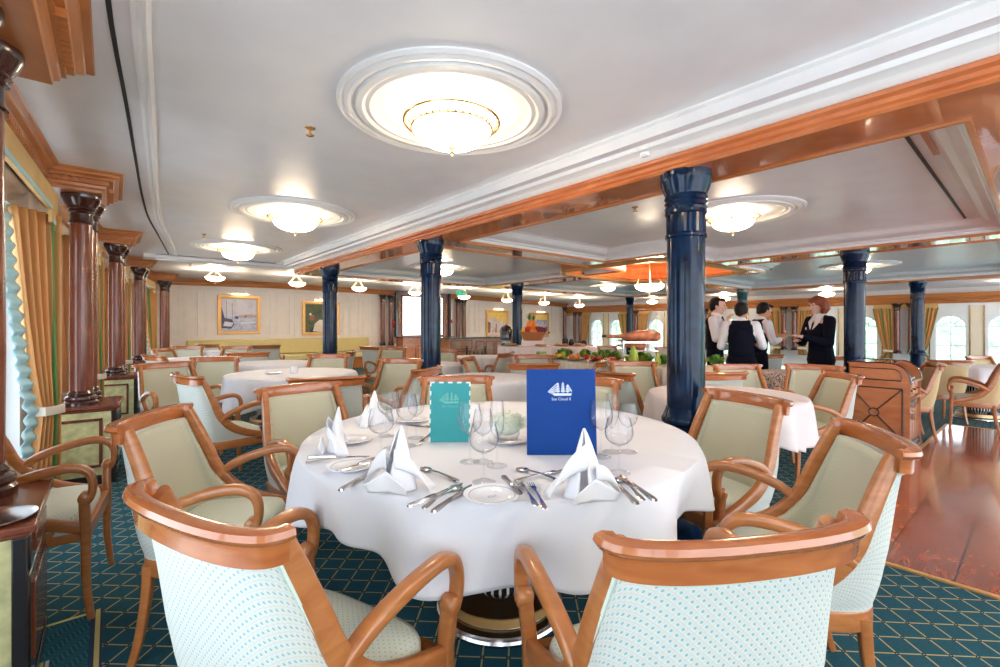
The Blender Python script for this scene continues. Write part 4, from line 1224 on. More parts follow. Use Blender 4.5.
# ================================================================== TABLES
TOP = 0.745
STRIPE = None
def stripe_mat():
    m, nt, b = mat_new('black_and_ivory_fluting')
    tc = nt.nodes.new('ShaderNodeTexCoord'); sp = nt.nodes.new('ShaderNodeSeparateXYZ'); nt.links.new(tc.outputs['Object'], sp.inputs[0])
    a = mnode(nt, 'ARCTAN2', sp.outputs[1], sp.outputs[0])
    f = mnode(nt, 'FRACT', mnode(nt, 'MULTIPLY', a, 30 / (2 * PI)))
    nt.links.new(mixcol(nt, mnode(nt, 'LESS_THAN', f, 0.33), (0.012, 0.012, 0.02), (0.75, 0.68, 0.55)), b.inputs['Base Color'])
    b.inputs['Roughness'].default_value = 0.25
    return m
STRIPE = stripe_mat()
def table(X, Z, R, where, cloth_label, seed=0, group='round dining tables', drop=.27, mat=LINEN, cat='tablecloth', detail=1):
    k_ = [k for k, q in enumerate(TB) if abs(q[0] - X) < .01 and abs(q[1] - Z) < .01]
    x, y = TP[k_[0]][:2]
    fz_ = FZ(x)
    t = empty('round_table', (x, y, fz_), 0, 'round table on a striped pedestal ' + where, 'table', group)
    m = MB(); m.lathe([(R - .02, TOP - .03), (R - .005, TOP - .02), (R - .005, TOP - .006), (R - .02, TOP - .003)], 48); m.build('tabletop', HONEY, t)
    m = MB(); m.lathe([(.15, .12), (.15, .60), (.17, TOP - .03)], 60); m.build('pedestal', STRIPE, t)
    m = MB(); m.lathe([(.27, 0), (.275, .012), (.27, .022), (.262, .024), (.265, .035), (.25, .045), (.235, .047), (.23, .085), (.20, .10), (.165, .12), (.15, .13)], 56); m.build('base_ring', STEEL, t)
    m = MB(); m.lathe([(.236, .05), (.24, .052), (.236, .082), (.232, .084)], 56, ring=True); m.build('base_band', GOLD, t)
    rnd = random.Random(seed)
    ph = [rnd.uniform(0, 6.28) for _ in range(6)]; nf = [rnd.choice((8, 9)), rnd.choice((13, 14)), 21]
    NA, NS = 144 * detail, 26
    vs = []; fs = []
    def wave(a): 
        w = math.cos(nf[0] * a + ph[0]) + .6 * math.cos(nf[1] * a + ph[1]) + .25 * math.cos(nf[2] * a + ph[3])
        return w / 1.85
    ring = []
    radii = [R * k / 7 for k in range(1, 8)]
    prof = [('t', r) for r in radii] + [('d', (k / (NS - 8)) ** 1.0) for k in range(1, NS - 7)]
    vs.append((0, 0, TOP + .001))
    for kind, val in prof:
        for i in range(NA):
            a = 2 * PI * i / NA
            if kind == 't': vs.append((val * math.cos(a), val * math.sin(a), TOP + .001 - (.002 if val > R * .95 else 0)))
            else:
                hgt = drop + .035 * math.cos(4 * a + ph[2]) + .012 * wave(a)
                edge = .012 * (1 - math.exp(-val * 12))
                rr = R + edge + val ** .8 * (-.012 + .068 * max(-.6, wave(a)))
                zz = TOP - .003 - hgt * val
                vs.append((rr * math.cos(a), rr * math.sin(a), zz))
    for i in range(NA): fs.append((0, 1 + i, 1 + (i + 1) % NA))
    for k in range(len(prof) - 1):
        for i in range(NA):
            j = (i + 1) % NA; fs.append((1 + k * NA + i, 1 + (k + 1) * NA + i, 1 + (k + 1) * NA + j, 1 + k * NA + j))
    m = MB(); m.add(vs, fs)
    c = m.build('tablecloth', mat, loc=(x, y, fz_), smooth=80)
    s = c.modifiers.new('thickness', 'SOLIDIFY'); s.thickness = .0025; s.offset = 1
    tag(c, cloth_label, cat, 'tablecloths')
    return t
table(0, 1.98, .79, 'nearest the camera with menus and glasses', 'large white tablecloth with deep folds on the nearest table', 3, detail=2, drop=.215)
table(-2.0, 4.45, .58, 'second, beside the white-backed armchair', 'white tablecloth on the second table with the small cup', 5)
table(-4.35, 6.55, .5, 'at far left near the last pillars', 'white tablecloth at far left near the last pillars', 6)
table(-2.85, 5.9, .5, 'behind the pale-fronted armchair', 'white tablecloth seen between armchairs below the harbour painting', 7)
table(-.85, 5.6, .5, 'behind the second navy column', 'white tablecloth half hidden behind the second navy column', 8)
table(-.38, 7.2, .45, 'far behind the turquoise menu', 'white tablecloth far behind the turquoise menu', 9)
table(-.02, 4.45, .42, 'behind the blue menu', 'white tablecloth left behind the blue menu', 10)
PINKL = plain('rosy_white_linen', (0.82, 0.74, 0.74), 0.85, bump=.08, bscale=400)
table(1.57, 3.22, .50, 'right of the nearest navy column', 'rosy white tablecloth right of the nearest navy column', 11, mat=PINKL)
table(6.6, 6.45, .5, 'at the far right windows', 'white tablecloth at the far right windows', 12)
table(-5.0, 7.9, .42, 'in the far left corner', 'white tablecloth in the far left corner', 13)

# patterned cloth over a small table in front of the waiters
def zig():
    m, nt, b = mat_new('blue_patterned_weave')
    tc = nt.nodes.new('ShaderNodeTexCoord'); vo = nt.nodes.new('ShaderNodeTexVoronoi'); vo.inputs['Scale'].default_value = 60
    nt.links.new(tc.outputs['Object'], vo.inputs['Vector'])
    n2 = nt.nodes.new('ShaderNodeTexNoise'); n2.inputs['Scale'].default_value = 3; nt.links.new(tc.outputs['Object'], n2.inputs['Vector'])
    f = mnode(nt, 'GREATER_THAN', vo.outputs['Distance'], .42)
    c = mixcol(nt, f, (0.05, 0.08, 0.32), (0.78, 0.62, 0.45))
    nt.links.new(c, b.inputs['Base Color']); b.inputs['Roughness'].default_value = .85
    return m
table(3.3, 5.1, .38, 'in front of the woman and waiters', 'blue and beige patterned cloth over the table before the waiters', 14, mat=zig(), drop=.2)

# small things on the second table
def at_t(px, py, z=TOP):
    Z = (EYE - z) * FPX / (py - 326); return WP(px, Z)
x, y = W(-2.0, 4.35)
m = MB(); m.lathe([(0, 0), (.03, 0), (.034, .005), (.036, .07), (.033, .07), (.030, .008), (0, .008)], 20)
tag(m.build('cup', CHINA, loc=(x + .05, y, TOP + .004)), 'small white china pot on the second round table', 'cup')
m = MB(); m.lathe([(0, 0), (.05, .002), (.075, .014), (.073, .017), (.05, .006), (0, .005)], 24)
tag(m.build('side_plate', CHINA, loc=(x - .12, y + .05, TOP + .004)), 'white side plate beside the china pot on the second table', 'plate')

# ================================================================== TABLE SETTING
TZ = TOP + .005
def P2(px, py):
    x, y = at_t(px, py, TZ); return Vector((x, y))
# plates
plate0 = None
def plate(px, py, label):
    global plate0
    x, y = at_t(px, py, TZ + .008)
    if plate0 is not None: return dup(plate0, (x, y, TZ), 0, label, 'small china plates on the nearest table')
    m = MB(); m.lathe([(0, 0), (.042, 0), (.046, .003), (.074, .012), (.075, .0145), (.072, .0145), (.046, .006), (.040, .0045), (0, .004)], 48)
    t = m.build('side_plate', CHINA, loc=(x, y, TZ)); tag(t, label, 'plate', 'small china plates on the nearest table')
    m = MB(); m.lathe([(.0595, .0105), (.0605, .0112), (.0615, .0112), (.0605, .0105)], 48, ring=True); m.build('rim_line', CHINAB, t)
    m = MB()
    for i in range(7):     # little crest in the well
        a = PI * i / 6; m.box((.012 * math.cos(a), .005 * math.sin(a), .0052), (.003, .002, .0006))
    m.bb(-.010, .010, -.006, -.004, .0048, .0054)
    m.build('crest', CHINAB, t)
    plate0 = t; return t
plate(351, 466, 'china side plate at left under a butter knife')
plate(492, 495, 'china side plate at front centre with a thin blue rim')
plate(412, 420, 'china side plate beyond the glasses at left')
plate(300 + 52, 440, 'china side plate behind the left napkin')

# cutlery (flat on the cloth, each from head to handle end)
def cut_geo(kind, L):
    m = MB(); h = .0035
    def strip(pts, z0=.002, th=.0025, zf=None):
        # pts: (t, halfwidth)
        vs = []; fs = []; n = len(pts)
        for t, w in pts:
            z = z0 + (zf(t) if zf else 0)
            vs += [(-w, t * L, z), (w, t * L, z), (w * .7, t * L, z + th), (-w * .7, t * L, z + th)]
        for i in range(n - 1):
            for q in range(4):
                r = (q + 1) % 4; fs.append((i * 4 + q, i * 4 + r, (i + 1) * 4 + r, (i + 1) * 4 + q))
        fs.append((3, 2, 1, 0)); fs.append(tuple(range((n - 1) * 4, n * 4)))
        m.add(vs, fs)
    arch = lambda t: .006 * math.sin(PI * min(1, max(0, t)))
    if kind == 'knife':
        strip([(0, .001), (.04, .005), (.12, .0085), (.3, .009), (.5, .008), (.55, .0045)], .002, .0015)
        strip([(.54, .005), (.6, .0065), (.75, .007), (.92, .009), (.98, .0085), (1, .004)], .001, .006)
    elif kind == 'fork':
        for k in range(4):
            x = (k - 1.5) * .0058
            m.tube([(x * .9, 0, .004), (x, .10 * L, .0035), (x, .22 * L, .002)], .0013, 5)
        strip([(.20, .0095), (.26, .0105), (.31, .008), (.36, .003), (.5, .0026), (.7, .004), (.92, .009), (.98, .008), (1, .003)], .0015, .0025, arch)
    else:
        m.ball((0, .13 * L, .005), (.019, .13 * L, .0045))
        strip([(.23, .006), (.30, .003), (.5, .0028), (.7, .004), (.92, .009), (.98, .008), (1, .003)], .002, .0028, arch)
    return m
CUT = {}
def cutlery(kind, p, q, label, lift=0.0, size=None):
    a = P2(*p); b = P2(*q); d = (b - a); rz = math.atan2(-d.x, d.y)
    L = size or {'knife': .21, 'fork': .19, 'spoon': .18, 'butter_knife': .15}[kind]
    c = (a + b) / 2 - d.normalized() * L / 2
    if kind not in CUT:
        m = cut_geo('knife' if kind == 'butter_knife' else kind, L)
        o = m.build(kind, STEEL, loc=(c.x, c.y, TZ + lift), rz=rz); tag(o, label, kind.replace('_', ' '), kind.replace('_', ' ') + 's laid on the nearest table'); CUT[kind] = o
        return o
    return dup(CUT[kind], (c.x, c.y, TZ + lift), rz, label)
cutlery('knife', (458, 486), (414, 505), 'table knife, leftmost of three handles in front of the left centre napkin')
cutlery('spoon', (459, 487), (424, 509), 'soup spoon lying between the two knives at front left')
cutlery('knife', (468, 488), (437, 510), 'table knife nearest the front centre plate, right of the spoon')
cutlery('fork', (518, 482), (536, 506), 'dinner fork right of the front centre plate, closer to it')
cutlery('fork', (529, 482), (547, 513), 'dinner fork right of the front centre plate, farther from it')
cutlery('butter_knife', (521, 500), (504, 483), 'small butter knife resting on the front centre plate', .014)
cutlery('knife', (622, 477), (653, 500), 'table knife right of the right napkin, outermost')
cutlery('spoon', (618, 478), (644, 502), 'spoon right of the right napkin')
cutlery('knife', (612, 480), (634, 502), 'table knife right of the right napkin, nearest to it')
cutlery('knife', (372, 457), (306, 458), 'table knife at the left rim of the table, upper one')
cutlery('fork', (368, 458), (304, 463), 'fork at the left rim of the table, lower one')
cutlery('butter_knife', (345, 474), (368, 466), 'butter knife resting on the left plate', .014)
cutlery('knife', (372, 472), (347, 487), 'knife partly behind the left centre napkin')
cutlery('fork', (557, 473), (524, 480), 'dessert fork behind the front forks')
cutlery('spoon', (523, 471), (556, 481), 'dessert spoon crossing the dessert fork')
cutlery('spoon', (424, 470), (455, 481), 'dessert spoon right of the left centre napkin')
cutlery('knife', (398, 424), (452, 430), 'table knife lying in front of the turquoise menu')
cutlery('fork', (418, 446), (432, 434), 'fork left of the turquoise menu foot')

# napkins: a tall folded linen cone with two wings
def napkin(px, py, rz, label, s=1.0, var=0):
    x, y = at_t(px, py, TZ)
    t = empty('folded_napkin', (x, y, TZ), rz, label, 'napkin', 'folded napkins on the nearest table')
    H = .155 * s
    def cone(dx, dy, h, w, lean, tw, ph):
        def fn(u, v):
            a = (u - .5) * 2 * PI * .92 + ph
            r = w * (1 - v) ** .85 * (1 + .10 * math.sin(3 * a + 2 * v)) + .003
            return (dx + r * math.cos(a) + lean * v, dy + r * .62 * math.sin(a) + tw * v * v, h * v)
        return fn
    m = MB()
    m.grid(cone(0, .0, H, .048 * s, .012 - .03 * var, .006, 1.2), 28, 14)
    m.build('centre_fold', NAPKIN, t, smooth=70).modifiers.new('t', 'SOLIDIFY').thickness = .002
    for sx in (-1, 1):
        m = MB()
        def wing(u, v):
            # curved flap sweeping out from the cone and folding to a point
            q = (v - .5)
            xx = sx * (.012 + .080 * s * u) ; yy = -.030 * s * math.cos(q * 2.6) + .032 * s * u + .05 * q * (1 - .3 * u)
            zz = (.105 - .05 * (sx * var)) * s * (1 - u) ** (.9) * (1 - abs(q) * .9) + .018 * s * math.sin(u * PI) * (1 - abs(q))
            return (xx, yy, max(.001, zz))
        m.grid(wing, 12, 12)
        m.build('side_fold', NAPKIN, t, smooth=70).modifiers.new('t', 'SOLIDIFY').thickness = .002
    m = MB(); m.grid(lambda u, v: ((u - .5) * .105 * s, -.052 * s + .015 * (1 - v) - .02 * abs(u - .5), .055 * s * v * (1 - 1.2 * abs(u - .5)) + .001), 12, 6)
    m.build('front_fold', NAPKIN, t, smooth=70).modifiers.new('t', 'SOLIDIFY').thickness = .002
    return t
napkin(396, 488, head(.25, 1), 'folded white napkin at front left centre beside the knives', 1.12)
napkin(586, 496, head(-.25, 1), 'folded white napkin at the right in front of the blue menu', 1.15, .5)
napkin(337, 450, head(.9, .3), 'folded white napkin standing at the left rim', 1.02, .3)
napkin(374, 424, head(.8, -.4), 'folded white napkin at the back left behind the glasses', 1.0, .3)

# glasses
GL0 = {}
def glass(kind, px, py, label):
    x, y = at_t(px, py, TZ)
    if kind in GL0: return dup(GL0[kind], (x, y, TZ), 0, label, 'stemmed glasses on the nearest table')
    t = empty('wine_glass', (x, y, TZ), 0, label, 'glass', 'stemmed glasses on the nearest table')
    H, rb, hb, rr = {'goblet': (.195, .040, .10, .031), 'wine': (.175, .034, .085, .027), 'flute': (.21, .024, .12, .020), 'balloon': (.17, .043, .085, .034)}[kind]
    z0 = H - hb; N = 12
    out = [(.004, z0 - .004)]
    for i in range(1, N + 1):
        q = i / N
        r = rb * math.sqrt(max(0, 1 - (1 - q / .45) ** 2)) if q < .45 else lin(q, [(.45, rb), (.6, rb * .985), (1, rr)])
        out.append((r, z0 + hb * q))
    m = MB(); m.lathe(out + [(r - .0012, z) for r, z in out[::-1][:-1]] + [(.0, z0 + .002)], 32); m.build('bowl', GLASS, t, smooth=60)
    m = MB(); m.lathe([(0, 0), (.034, 0), (.034, .0015), (.02, .003), (.006, .008), (.0032, .02), (.003, z0 * .6), (.0038, z0 - .006), (.007, z0), (0, z0)], 28); m.build('stem', GLASS2, t, smooth=60)
    GL0[kind] = t; return t
for a in (('flute', 393, 448, 'tall slim glass in the left cluster'), ('balloon', 381, 459, 'round wine glass low in front of the left cluster'), ('goblet', 407, 446, 'large goblet at the right of the left cluster'), ('wine', 386, 436, 'wine glass at the rear of the left cluster'), ('wine', 416, 438, 'small wine glass at the far right of the left cluster'),
          ('balloon', 484, 482, 'wine glass in front, directly behind the centre plate'), ('goblet', 470, 462, 'goblet left in the centre cluster'), ('flute', 497, 466, 'tall slim glass beside the white flowers'), ('wine', 483, 462, 'wine glass at the rear of the centre cluster'),
          ('balloon', 619, 473, 'wine glass in front of the right cluster'), ('goblet', 601, 457, 'goblet behind the right napkin tip'), ('flute', 612, 452, 'tall slim glass in the right cluster'), ('wine', 628, 452, 'wine glass at the rear of the right cluster')):
    glass(*a)

# flowers in a glass bowl on a saucer
x, y = at_t(508, 441, TZ)
t = empty('flower_bowl', (x, y, TZ), 0, 'white hydrangea bunch in a low glass bowl between the menus', 'flowers')
m = MB(); m.lathe([(0, 0), (.03, 0), (.04, .01), (.046, .03), (.044, .05), (.042, .05), (.044, .03), (.037, .012), (0, .004)], 32); m.build('glass_bowl', GLASS, t)
m = MB(); m.lathe([(0, -.002), (.06, -.001), (.08, .008), (.08, .010), (.06, .002), (0, .001)], 40); m.build('saucer', CHINA, t)
m = MB(); rnd = random.Random(4)
for i in range(230):
    a = rnd.uniform(0, 2 * PI); ph = math.acos(rnd.uniform(-.35, 1)); R = .066 * rnd.uniform(.85, 1.05)
    c = Vector((R * math.sin(ph) * math.cos(a) * 1.08, R * math.sin(ph) * math.sin(a) * 1.08, .068 + R * .72 * math.cos(ph)))
    nrm = Vector((math.sin(ph) * math.cos(a), math.sin(ph) * math.sin(a), math.cos(ph)))
    q = nrm.to_track_quat('Z', 'Y').to_matrix() @ Matrix.Rotation(rnd.uniform(0, 6), 3, 'Z')
    for k in range(4):
        b = q @ Matrix.Rotation(k * PI / 2, 3, 'Z')
        pts = [(0, 0, 0), (.0045, .003, .0015), (.008, 0, .001), (.0045, -.003, .0015)]
        m.add([c + b @ Vector(p) for p in pts], [(0, 1, 2, 3)], 1 if rnd.random() < .15 else 0)
m.ball((0, 0, .065), (.055, .055, .042), 0)
m.build('blossom', [PETAL, PETALG], t, smooth=0)

# menus
def text_mesh(s, size, font_bold=0, extrude=.0004):
    cu = bpy.data.curves.new('lettering', 'FONT'); cu.body = s; cu.size = size; cu.extrude = extrude; cu.align_x = 'CENTER'
    ob = bpy.data.objects.new('lettering_tmp', cu); COL.objects.link(ob)
    dg = bpy.context.evaluated_depsgraph_get(); me = bpy.data.meshes.new_from_object(ob.evaluated_get(dg))
    bpy.data.objects.remove(ob); bpy.data.curves.remove(cu)
    return me
def ship(m, s):
    """line drawing of a three-masted ship, bowsprit to the left; local x right, z up, thin in y; width about 1.0*s"""
    def ln(x0, z0, x1, z1, w=.016):
        a = Vector((x0 * s, 0, z0 * s)); b = Vector((x1 * s, 0, z1 * s)); d = (b - a).normalized(); n = Vector((-d.z, 0, d.x)) * w * s
        y = Vector((0, -.0006, 0))
        m.add([a - n, b - n, b + n, a + n, a - n + y, b - n + y, b + n + y, a + n + y], [(0, 1, 2, 3), (4, 7, 6, 5), (0, 4, 5, 1), (1, 5, 6, 2), (2, 6, 7, 3), (3, 7, 4, 0)])
    # hull
    y = -.0006
    hull = [(-.34, .02), (-.40, .10), (.42, .10), (.46, .14), (.43, .0), (-.25, -.01)]
    m.add([(a * s, 0, b * s) for a, b in hull] + [(a * s, y, b * s) for a, b in hull], [tuple(range(6)), tuple(range(6, 12))[::-1]] + [(i, (i + 1) % 6, 6 + (i + 1) % 6, 6 + i) for i in range(6)])
    ln(-.40, .09, -.56, .16)
    for mx, h in ((-.14, .55), (.08, .58), (.28, .48)):
        ln(mx, .1, mx, h)
        for k in range(4):
            z0 = .16 + k * .1; w = .095 - k * .014
            if z0 + .07 > h: continue
            q = [(mx - w, z0), (mx + w * .9, z0 - .005), (mx + w * .8, z0 + .07), (mx - w * .8, z0 + .075)]
            m.add([(a * s, 0, b * s) for a, b in q] + [(a * s, y, b * s) for a, b in q], [(0, 1, 2, 3), (7, 6, 5, 4), (0, 1, 5, 4), (1, 2, 6, 5), (2, 3, 7, 6), (3, 0, 4, 7)])
    for k in range(4): ln(-.56 + .06 * k, .16 - .012 * k, -.16, .53 - .11 * k, .02)
    ln(.30, .46, .46, .18); ln(.30, .30, .46, .18, .02)
def menu(pxl, pxr, py, h, label, mat, fold, logo_s, logo_z, txt, pm, tilt=6, checked=False):
    a = P2(pxl, py); Z = (EYE - TZ) * FPX / (py - 326); b = Vector(WP(pxr, Z))
    d = b - a; w = d.length; rz = math.atan2(d.y, d.x)
    t = empty('menu_card', ((a.x + b.x) / 2, (a.y + b.y) / 2, TZ), rz, label, 'menu')
    def leaf(ang, name):
        c, s_ = math.cos(ang), math.sin(ang)
        return c, s_
    T = Matrix.Rotation(-math.radians(tilt), 4, 'X')
    m = MB(); m.T = T; m.bb(-w / 2, w / 2, 0, .004, 0, h); f = m.build('front_cover', mat, t, smooth=0, bevel=.0012)
    m = MB(); m.T = T @ Matrix.Translation((-w / 2, .004, 0)) @ Matrix.Rotation(math.radians(fold), 4, 'Z'); m.bb(.002, w, 0, .003, 0, h - .001); m.build('back_cover', mat, t, smooth=0, bevel=.001)
    m = MB(); m.T = T; m.bb(-w / 2 + .004, w / 2 - .004, .0045, .0065, .004, h - .004); m.build('page', PAPER, t, smooth=0)
    m = MB(); m.T = T @ Matrix.Translation((0, -.0002, logo_z)); ship(m, logo_s)
    m.build('ship_emblem', pm, f, smooth=0)
    me = text_mesh(txt, logo_s * .17)
    me.materials.append(pm)
    o = bpy.data.objects.new('lettering', me); COL.objects.link(o); o.parent = f
    o.matrix_local = T @ Matrix.Translation((0, -.0006, logo_z - logo_s * .20)) @ Matrix.Rotation(PI / 2, 4, 'X')
    if checked:
        m = MB(); m.T = T
        k = 9
        for i in range(k):
            if i % 2 == 0:
                x0 = -w / 2 + w * i / k; m.bb(x0, x0 + w / k, -.0006, .0, h - .006, h)
        for i in range(13):
            if i % 2 == 0:
                z0 = h * i / 13; m.bb(-w / 2, -w / 2 + .005, -.0006, 0, z0, z0 + h / 13); m.bb(w / 2 - .005, w / 2, -.0006, 0, z0, z0 + h / 13)
        m.build('chequered_edge', PAPER, f, smooth=0)
    return t
menu(527, 597, 455, .298, 'tall blue menu with silver sailing ship standing on the nearest table', BLUEM, 28, .082, .205, 'Sea Cloud II', SILVERP)
menu(429, 470, 442, .232, 'smaller turquoise menu with pale gold ship emblem', TEALM, 30, .075, .148, 'Sea Cloud II', PALEGOLD, 8, True)

# ================================================================== WAITER TROLLEY
tx0, tx1, ty0, ty1 = 5.98, 6.62, .84, 1.345
t = empty('waiter_trolley', (tx0, ty0, FZ(6.0) - .005), 0, 'wooden waiter trolley with rounded roll top, dark inlay and drawers', 'trolley')
dw_, dl = ty1 - ty0, tx1 - tx0
prof2 = [(0, .05), (0, .70)] + [(.16 - .16 * math.cos(a), .72 + .166 * math.sin(a)) for a in [PI / 2 * i / 8 for i in range(9)]] + [(dw_, .886), (dw_, .05)]
for xa, nm in ((0, 'side_panel'), (dl - .03, 'side_panel')):
    m = MB(); n = len(prof2)
    vs = [(xa, y, z) for y, z in prof2] + [(xa + .03, y, z) for y, z in prof2]
    m.add(vs, [tuple(range(n)), tuple(range(n, 2 * n))[::-1]] + [(i, (i + 1) % n, n + (i + 1) % n, n + i) for i in range(n)])
    sp_ = m.build(nm, TROLLEYW, t, smooth=25)
    m = MB(); m.tube([(xa + .015, y - .0, z) for y, z in prof2[1:-1]], .012, 6, up=(1, 0, 0)); m.build('edge_band', EBONY, sp_)
    if xa == 0:
        m = MB()
        def ln(y0, z0, y1, z1, w=.0075): m.tube([(-.001, y0, z0), (-.001, y1, z1)], w, 5, up=(1, 0, 0))
        a, b, c, d = .055, dw_ - .02, .13, .64
        ln(a, c, b, c); ln(a, d, b, d); ln(a, c, a, d); ln(b, c, b, d); ym, zm = (a + b) / 2 + .01, (c + d) / 2
        for (yy_, zz_) in ((a, c), (a, d), (b, c), (b, d)):
            dy, dz = yy_ - ym, zz_ - zm; L = math.hypot(dy, dz); ln(ym + dy / L * .04, zm + dz / L * .04, yy_, zz_, .007)
        m.tube([(-.001, ym + .04 * math.cos(q * PI / 12), zm + .04 * math.sin(q * PI / 12)) for q in range(24)], .006, 5, up=(1, 0, 0), closed=True)
        e = [(.065, .72), (.065, .76)] + [(.13 - .065 * math.cos(q * PI / 12), .77 + .065 * math.sin(q * PI / 12)) for q in range(7)] + [(b, .835), (b, .72)]
        m.tube([(-.001, y, z) for y, z in e], .005, 5, up=(1, 0, 0), closed=True)
        m.build('inlay', EBONY, sp_)
m = MB(); m.bb(.03, dl - .03, .03, dw_, .05, .70); m.bb(.0, dl, dw_ - .02, dw_ + .0, .70, .88); m.build('carcass', TROLLEYW, t, smooth=0)
m = MB(); m.bb(.02, dl - .02, .14, dw_, .878, .892)
for i in range(10):
    a0 = PI / 2 * i / 10
    m.box((dl / 2, dw_ - .04 - .12 * math.cos(a0) * .9, .72 + .15 * math.sin(a0)), (dl - .06, .018, .018))
m.build('roll_top', CHERRY, t)
m = MB(); m.bb(.03, dl - .03, -.02, dw_ - .05, .70, .725); m.build('worktop', STEEL, t, bevel=.003)
for k in range(3):
    xa = .05 + k * (dl - .08) / 3; xb = xa + (dl - .08) / 3 - .02
    m = MB(); m.bb(xa, xb, .012, .03, .565, .68); d_ = m.build('drawer', TROLLEYW, t, bevel=.003)
    m = MB(); m.ball(((xa + xb) / 2, .004, .62), .010); m.build('knob', BLACK, d_)
    m = MB(); m.bb(xa, xb, .014, .03, .09, .50); d_ = m.build('door', EBONY, t, bevel=.003)
    for q in (-1, 1):
        xm = (xa + xb) / 2 + q * .045
        m = MB(); pts = [(xm - .028, .13), (xm + .028, .13), (xm + .028, .42), (xm + .018, .455), (xm, .47), (xm - .018, .455), (xm - .028, .42)]
        n = 7; m.add([(x, .010, z) for x, z in pts] + [(x, .016, z) for x, z in pts], [tuple(range(n)), tuple(range(n, 2 * n))[::-1]] + [(i, (i + 1) % n, n + (i + 1) % n, n + i) for i in range(n)])
        m.build('door_panel', TROLLEYW, d_)
m = MB(); m.bb(.03, dl - .03, .0, .03, .52, .545); m.build('rail', STEEL, t)
m = MB(); m.bb(-.01, dl + .01, -.01, dw_ + .01, 0, .05); m.bb(.0, dl, .005, .03, .05, .09); m.build('plinth', EBONY, t, bevel=.004)
m = MB()
for k in range(8): m.tube([(tx0 + .10 + k * .055, ty0 + .03, .731 + FZ(6) - .005), (tx0 + .15 + k * .055, ty0 + .16, .731 + FZ(6) - .005)], .005, 5)
o = m.build('cutlery_bundle', STEEL); tag(o, 'row of cutlery lying on the steel worktop of the trolley', 'cutlery', kind='stuff')

# ================================================================== BUFFETS
def skirt_table(x0, x1, y0, y1, h, label, mat, where, rz=0, pitch=.07):
    cx_, cy_ = (x0 + x1) / 2, (y0 + y1) / 2
    t = empty('buffet_table', (cx_, cy_, 0), rz, where, 'table')
    a, b = (x1 - x0) / 2, (y1 - y0) / 2
    m = MB(); m.bb(-a + .02, a - .02, -b + .02, b - .02, h - .04, h - .006); m.build('tabletop', HONEY, t)
    for sx in (-1, 1):
        for sy in (-1, 1):
            m = MB(); m.bb(sx * (a - .08) - .025, sx * (a - .08) + .025, sy * (b - .08) - .025, sy * (b - .08) + .025, 0, h - .04); m.build('leg', STEEL, t)
    m = MB(); per = []
    for (p, q) in (((-a, -b), (a, -b)), ((a, -b), (a, b)), ((a, b), (-a, b)), ((-a, b), (-a, -b))):
        L = math.hypot(q[0] - p[0], q[1] - p[1]); n = max(8, int(L / pitch) * 6)
        nx, ny = (q[1] - p[1]) / L, -(q[0] - p[0]) / L
        for i in range(n):
            u = i / n; o_ = .012 * math.sin(2 * PI * int(L / pitch) * u)
            per.append((p[0] + (q[0] - p[0]) * u, p[1] + (q[1] - p[1]) * u, nx * o_, ny * o_))
    n = len(per); rows = [(h, 0), (h - .02, .3), (h * .5, .9), (.04, 1.3)]
    vs = [(x + ox * k + (0.006 if k else 0) * 0, y + oy * k, z) for (z, k) in rows for (x, y, ox, oy) in per]
    fs = [(r * n + i, r * n + (i + 1) % n, (r + 1) * n + (i + 1) % n, (r + 1) * n + i) for r in range(3) for i in range(n)]
    fs.append(tuple(range(n)))
    m.add(vs, fs); c = m.build('tablecloth', mat, loc=(cx_, cy_, 0), rz=rz, smooth=60)
    tag(c, label, 'tablecloth')
skirt_table(4.43, 5.25, 2.1, 4.8, .75, 'pleated ivory skirt cloth of the salad buffet', LINENP, 'long buffet table piled with salads and a ham')
bx, by = WP(545, 8.3)
brz = head(0, 1)
skirt_table(bx - .85, bx + .85, by - .38, by + .38, .84, 'rosy white cloth of the fruit basket buffet', PINKL, 'rear buffet table carrying the fruit basket', brz, .12)
rnd = random.Random(21)
def onbuf(u, v, z=.84):     # local on the rear buffet: u right, v ahead
    c, s_ = math.cos(brz), math.sin(brz); return (bx + c * u - s_ * v, by + s_ * u + c * v, z)
